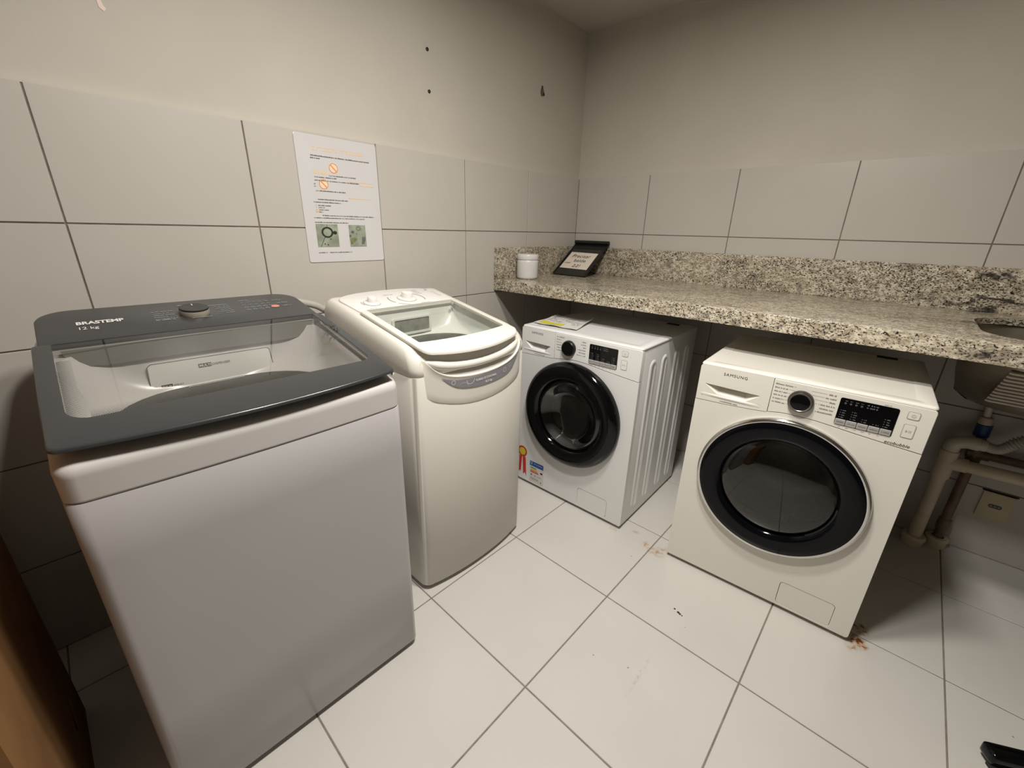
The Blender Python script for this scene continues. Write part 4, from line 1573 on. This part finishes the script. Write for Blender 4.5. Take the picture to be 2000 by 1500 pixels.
# ================================================================== HOSE between the two top loaders
mb = MB()
pts = [(-2.02, -0.045, 0.70), (-1.95, -0.045, 0.90), (-1.86, -0.047, 1.005), (-1.764, -0.052, 0.981), (-1.711, -0.052, 0.960), (-1.63, -0.048, 0.88), (-1.58, -0.045, 0.70)]
mb.tube(pts, 0.0125, 14, smooth=3)
tag(mb.build('drain_hose', M['hose'], None, 60), 'grey hose looping behind the dark lidded and cream washers by the wall', 'hose')

# ================================================================== THINGS ON THE WORKTOP
jr = thing('plastic_jar', 'white plastic jar with a screw lid on the left end of the worktop', 'jar', (-0.575, -0.092, CZ1 + 0.0005))
mb = MB()
mb.lathe([(0.0, 0.0), (0.050, 0.0), (0.0555, 0.004), (0.0575, 0.012), (0.0575, 0.088), (0.0565, 0.097), (0.053, 0.101), (0.053, 0.108)], n=56, cap0=False)
mb.build('body', M['jar'], jr, 40)
mb = MB()
mb.lathe([(0.053, 0.101), (0.0575, 0.1015), (0.0585, 0.104), (0.0585, 0.124), (0.0565, 0.128), (0.045, 0.1295), (0.0, 0.1295)], n=56)
mb.build('lid', M['jar'], jr, 40)

sh = thing('sign_board', 'black plastic board with a ledge leaning against the granite upstand, holding a handwritten note', 'board', (-0.265, -0.15, CZ1))
# local: x along the board (world -y), y up the slope, z out of the face
up = Vector((0.245, 0, 0.181)).normalized()
ax = Vector((0.012, -1, 0)).normalized()
nz = ax.cross(up).normalized()
org = Vector((-0.0, 0.112, 0.004))
BM_ = Matrix(((ax.x, up.x, nz.x, org.x), (ax.y, up.y, nz.y, org.y), (ax.z, up.z, nz.z, org.z), (0, 0, 0, 1)))


def on_board(o):
    o.matrix_local = BM_
    return o


LB = 0.292
on_board(MB().box(0, 0.232, 0, LB, 0, 0.006, 0.0015).build('panel', M['black_board'], sh))
mb = MB()
mb.tube([(-0.002, LB - 0.004, 0.016), (0.238, LB - 0.004, 0.016)], 0.011, 14)
mb.box(-0.002, 0.236, LB - 0.055, LB, 0.006, 0.0075)
mb.box(-0.002, 0.238, LB - 0.012, LB + 0.004, 0.0, 0.018, 0.002)
on_board(mb.build('ledge', M['black_satin'], sh, 40))
mb = MB()
mb.box(0.226, 0.232, 0, LB - 0.01, 0.006, 0.010, 0.001)
on_board(mb.build('side_edge', M['black_satin'], sh))
mb = MB()
mb.box(0, 0.006, 0, LB - 0.01, 0.006, 0.010, 0.001)
on_board(mb.build('side_edge', M['black_satin'], sh))
mb = MB()
mb.faces([(0.016, 0.054, 0.0075), (0.212, 0.050, 0.008), (0.214, 0.196, 0.009), (0.022, 0.200, 0.0085)], [(0, 1, 2, 3)])
nt = on_board(mb.build('note', M['note'], sh, 0))
for (txt, x, y, w_, s_, it) in (('Precisar', 0.048, 0.150, 0.125, 0.042, 0.15), ('balde', 0.082, 0.112, 0.082, 0.036, 0.1), ('somar', 0.028, 0.094, 0.042, 0.022, 0.1), ('22!', 0.096, 0.066, 0.05, 0.034, 0.2)):
    lettering(txt, s_, M['ink_black'], nt, Matrix.Translation((x, y, 0.0099)), w_, italic=it, bold=-0.0002)

# ================================================================== PAPER on the corner washer
ps = thing('paper_sheet', 'crumpled white instruction sheet with a yellow strip lying on the corner washer', 'paper', (-0.75, -0.47, 0.8366))
mb = MB()
NX, NY = 14, 18
P00, P10, P01, P11 = Vector((-0.125, 0.075)), Vector((0.125, 0.12)), Vector((-0.105, -0.155)), Vector((0.13, -0.10))


def pz(s_, t_):
    z = 0.002 + 0.0013 * (sin(9 * s_ + 4 * t_) + sin(14 * t_ - 5 * s_ + 1)) + 0.0015
    z += 0.018 * max(0, (t_ - 0.84) / 0.16) ** 1.5 * max(0, (s_ - 0.2)) * 1.3
    return max(z, 0.0005)


def pp(s_, t_):
    q = P00.lerp(P10, s_).lerp(P01.lerp(P11, s_), t_)
    return (q.x, q.y, pz(s_, t_))


mb.loft([[pp(i / NX, j / NY) for i in range(NX + 1)] for j in range(NY + 1)], closed=False)
mb.build('sheet', M['paper'], ps, 60)


def patch(mb, s0, s1, t0, t1, h=0.0008, n=6):
    rg = []
    for j in range(n + 1):
        tt = t0 + (t1 - t0) * j / n
        rg.append([(lambda q: (q[0], q[1], q[2] + h))(pp(s, tt)) for s in (s0, (s0 + s1) / 2, s1)])
    mb.loft(rg, closed=False)


mb = MB()
patch(mb, 0.06, 0.26, 0.08, 0.62)
mb.build('yellow_strip', M['ink_yellow'], ps, 60)
mb = MB()
for i in range(9):
    t = 0.08
    while t < 0.9:
        w_ = random.uniform(0.04, 0.13)
        if random.random() < 0.75 and not (i < 1 and t < 0.6):
            patch(mb, 0.32 + i * 0.068, 0.335 + i * 0.068, t, min(t + w_, 0.93), n=3)
        t += w_ + 0.03
mb.build('sheet_print', M['ink_grey'], ps, 0)

# ================================================================== POSTER on the left wall
po = thing('laundry_rules_poster', 'laminated white rules poster with orange headings and two photos, taped to the left wall tiles', 'poster', (-1.557, -0.0008, 1.33))
mb = MB()
rg = []
for (ins, yy) in ((0.0, 0.0), (0.0, -0.0018), (0.001, -0.0022)):
    rg.append([(a, yy - 0.0015 * (1 if b > 0.2 else 0) * 0, b) for a, b in rr(-0.154 + ins, 0.154 - ins, -0.2125 + ins, 0.2125 - ins, 0.008, 5, 3)])
mb.loft(rg, cap0=True, cap1=True)
mb.build('sheet', M['paper_gloss'], po, 0)
PP = Plane((0, -0.0022, 0), (1, 0, 0), (0, 0, 1))


def ink(name, key, fn):
    mb_ = MB()
    fn(mb_)
    return mb_.build(name, M[key], po, 0)


def title(m_):
    x = -0.095
    while x < 0.088:
        w_ = random.uniform(0.007, 0.011)
        # thin capitals, not legible in the photo
        PP.rect(m_, x, x + 0.0018, 0.1655, 0.1765, 0.0005)
        PP.rect(m_, x + 0.0019, x + w_, 0.1750, 0.1765, 0.0005)
        if random.random() < 0.6:
            PP.rect(m_, x + 0.0019, x + w_, 0.1655, 0.1670, 0.0005)
        if random.random() < 0.6:
            PP.rect(m_, x + w_ - 0.0018, x + w_, 0.1672, 0.1748, 0.0005)
        x += w_ + (0.003 if random.random() < 0.85 else 0.008)


ink('title', 'ink_pale_orange', title)


def heads(m_):
    PP.scribble(m_, -0.100, -0.042, 0.091, 0.0095)
    PP.rect(m_, 0.02, 0.125, 0.0735, 0.0755)
    PP.rect(m_, 0.07, 0.13, 0.062, 0.064)
    PP.rect(m_, 0.02, 0.110, 0.016, 0.018)
    PP.scribble(m_, -0.110, -0.090, -0.036, 0.007)


ink('heading', 'ink_pale_orange', heads)
for (cx_, cz_, r_) in ((-0.025, 0.114, 0.0165), (-0.068, 0.058, 0.0165)):
    mb = MB()
    PP.disc(mb, cx_, cz_, r_, 0.0004, 28)
    sg = mb.build('prohibition_disc', M['ink_cream'], po, 0)
    mb = MB()
    PP.ring(mb, cx_, cz_, r_ - 0.0022, r_, 0.0007)
    d_ = r_ * 0.60
    PP.poly(mb, [(cx_ - d_ - 0.0012, cz_ + d_ - 0.0012), (cx_ - d_ + 0.0012, cz_ + d_ + 0.0012), (cx_ + d_ + 0.0012, cz_ - d_ + 0.0012), (cx_ + d_ - 0.0012, cz_ - d_ - 0.0012)], 0.0007)
    mb.build('prohibition_sign', M['ink_orange'], sg, 0)


def body_text(m_):
    for (x0, x1, z, h_) in ((-0.106, 0.120, 0.1465, 0.0048), (-0.106, -0.072, 0.1385, 0.0048), (-0.045, 0.058, 0.0865, 0.0045),
                            (-0.100, -0.018, 0.0785, 0.0045), (-0.100, 0.070, 0.0680, 0.0045), (-0.104, -0.098, 0.056, 0.004), (-0.104, -0.098, 0.048, 0.004), (-0.100, 0.012, 0.0335, 0.0045),
                            (-0.096, 0.020, 0.0050, 0.0045), (-0.112, -0.010, -0.0045, 0.0045), (-0.098, -0.050, -0.0155, 0.004), (-0.098, -0.075, -0.0225, 0.004), (-0.098, -0.060, -0.030, 0.004), (-0.098, -0.082, -0.0375, 0.004),
                            (-0.086, 0.122, -0.0490, 0.0042), (-0.118, 0.080, -0.0575, 0.0042), (-0.118, 0.012, -0.073, 0.0042), (-0.118, -0.085, -0.1795, 0.0042), (-0.075, 0.015, -0.1795, 0.0042)):
        PP.scribble(m_, x0, x1, z, h_ * 0.85, density=1.2)
    for z in (-0.0135, -0.0205, -0.028, -0.0355):
        PP.disc(m_, -0.105, z, 0.0012, n=8)


ink('body_text', 'ink_soft', body_text)
for (x0, x1, z0, z1, w_) in ((-0.117, -0.034, -0.158, -0.077, 'a'), (0.010, 0.080, -0.158, -0.078, 'b')):
    mb = MB()
    PP.rect(mb, x0, x1, z0, z1, 0.0005)
    ph = mb.build('printed_photo', M['photo_grey'], po, 0)
    mb = MB()
    if w_ == 'a':
        PP.ring(mb, -0.076, -0.106, 0.0135, 0.0195, 0.0008, 26, 1.15)
        PP.disc(mb, -0.047, -0.107, 0.0065, 0.0009, 12, 1.3)
        PP.poly(mb, [(-0.107, -0.157), (-0.105, -0.157), (-0.086, -0.122), (-0.088, -0.122)], 0.0007)
        PP.poly(mb, [(-0.077, -0.087), (-0.0755, -0.087), (-0.073, -0.078), (-0.0745, -0.078)], 0.0007)
        for (x, z) in ((-0.09, -0.147), (-0.078, -0.150), (-0.066, -0.130)):
            PP.disc(mb, x, z, 0.0025, 0.0008, 8)
        mb.build('photo_shapes', M['photo_dark'], ph, 0)
    else:
        PP.poly(mb, [(0.058, -0.148), (0.069, -0.150), (0.077, -0.132), (0.076, -0.118), (0.070, -0.124), (0.064, -0.118), (0.062, -0.128)], 0.0008)
        PP.disc(mb, 0.025, -0.104, 0.006, 0.0008, 8, 1.3)
        PP.disc(mb, 0.014, -0.118, 0.005, 0.0008, 8)
        PP.disc(mb, 0.041, -0.111, 0.0025, 0.0008, 8)
        mb.build('photo_shapes', M['photo_mid'], ph, 0)
        mb = MB()
        PP.poly(mb, [(0.013, -0.150), (0.022, -0.148), (0.042, -0.130), (0.036, -0.124), (0.018, -0.126), (0.013, -0.134)], 0.0007)
        PP.ring(mb, 0.050, -0.091, 0.0045, 0.008, 0.0007, 14, 1.4)
        mb.build('photo_leaves', M['photo_green'], ph, 0)

# ================================================================== marks on the upper wall
for (x, z, lab) in ((-1.128, 1.923, 'small dark screw plug on the left wall, the upper of two'), (-1.126, 1.779, 'small dark screw plug on the left wall, the lower of two')):
    mb = MB()
    mb.lathe([(0.0062, -0.004), (0.0062, 0.003), (0.0035, 0.0035), (0.003, 0.0), (0.0, -0.002)], (0, 0, 0), 'y', 16)
    o = mb.build('screw_plug', M['hole'], None, 40)
    o.location = (x, 0.0072, z)
    tag(o, lab, 'screw plug', 'screw plugs on the left wall')
ch = thing('plaster_chip', 'ragged chip in the plaster with exposed mortar, near the room corner', 'plaster chip', (-0.387, 0.0074, 1.935))
PC = Plane((0, 0, 0), (1, 0, 0), (0, 0, 1))
mb = MB()
ol = [(-0.004, 0.024), (0.004, 0.024), (0.010, 0.010), (0.016, -0.002), (0.022, -0.012), (0.018, -0.022), (0.008, -0.020), (0.002, -0.026), (-0.008, -0.024), (-0.014, -0.012), (-0.013, 0.002), (-0.007, 0.014)]
rg = [[PC.p(x, y, 0.0002) for x, y in ol], [PC.p(x * .9, y * .9, 0.0016) for x, y in ol], [PC.p(x * .72, y * .74, 0.0012) for x, y in ol]]
mb.loft(rg, cap1=True)
mb.build('mortar', M['brick'], ch, 0)
mb = MB()
PC.poly(mb, [(-0.003, 0.022), (0.003, 0.022), (0.004, 0.012), (-0.003, 0.010)], 0.0022)
PC.poly(mb, [(0.006, -0.018), (0.017, -0.020), (0.020, -0.011), (0.012, -0.004), (0.009, -0.010)], 0.0022)
mb.build('cavity', M['hole'], ch, 0)

c2_ = thing('plaster_chip', 'small pale scuffed chip in the plaster at the upper left', 'plaster chip', (-2.136, 0.0074, 1.752))
mb = MB()
PC.poly(mb, [(-0.006, 0.012), (0.002, 0.014), (0.005, 0.002), (0.010, -0.006), (0.004, -0.012), (-0.004, -0.006)], 0.0006)
mb.build('bare_patch', M['pink_fitting'], c2_, 0)

# ================================================================== CARDBOARD BOX at lower left
cb = thing('cardboard_box', 'brown cardboard box with a dark slot, standing left of the dark lidded washer', 'box', (-2.598, -0.286, 0), radians(0.6))
H_, Wb, Db = 1.10, 0.42, 0.60  # carton carried up out of view, extra height added to block light
mb = MB()
slot = [(0, 0)]
# right side with the slot cut in it (in y-z), then the other sides
mb2 = MB()
mb2.fill([[(-Db, 0.0), (0, 0.0), (0, H_), (-Db, H_)], [(-0.188, 0.126), (-0.153, 0.091), (-0.102, 0.153), (-0.131, 0.177)]], 0.0, 0.004)
for v in mb2.bm.verts:
    v.co = Vector((-v.co.y, v.co.x, v.co.z))
mb2.build('side_panel', M['cardboard'], cb, 0)
mb.box(-Wb, -Wb + 0.004, -Db, 0, 0, H_)
mb.box(-Wb + 0.004, -0.004, -0.004, 0, 0, H_)
mb.box(-Wb + 0.004, -0.004, -Db, -Db + 0.004, 0, H_)
mb.box(-Wb + 0.004, -0.004, -Db + 0.004, -0.004, 0, 0.004)
mb.build('carton', M['cardboard'], cb, 0)
MB().box(-0.03, -0.0045, -0.20, -0.08, 0.08, 0.19).build('slot_shade_block', M['hole'], cb, 0)  # black block added behind the slot, painting the carton's inside as dark
MB().box(-Wb, 0, -Db, -Db / 2 - 0.001, H_, H_ + 0.004).build('flap', M['cardboard'], cb, 0)
MB().box(-Wb, 0, -Db / 2 + 0.001, 0, H_, H_ + 0.004).build('flap', M['cardboard'], cb, 0)

# ================================================================== BLACK SQUEEGEE at lower right
sq = thing('floor_squeegee', 'glossy black bar lying on the floor tiles in the lower right corner', 'squeegee', (-1.068, -2.090, 0), radians(-62))
mb = MB()
mb.box(0.0, 0.42, -0.022, 0.022, 0.012, 0.048, 0.012, 3)
mb.build('head', M['black_gloss'], sq, 50)
MB().box(0.004, 0.416, -0.034, -0.006, 0.0, 0.014, 0.002).build('blade', M['dark'], sq)
MB().tube([(0.21, 0.0, 0.04), (0.21, -0.10, 0.03), (0.21, -0.75, 0.02)], 0.012, 12).build('handle', M['black_satin'], sq, 60)

# ================================================================== CEILING LIGHT (out of frame, seen in reflections)
for (lx, ly, lz, lw), lab in zip(LAMPS, ('white ceiling light with a bright pane, nearer the granite worktop', 'white ceiling light with a bright pane, nearer the dark lidded washer')):
    cl = thing('ceiling_light', lab, 'light', (lx, ly, ZC))
    MB().box(-0.12, 0.12, -0.18, 0.18, -0.035, 0.0, 0.008).build('base', M['white_plastic'], cl)
    MB().box(-0.065, 0.065, -0.10, 0.10, -0.048, -0.034, 0.004).build('diffuser', M['bulb'], cl)
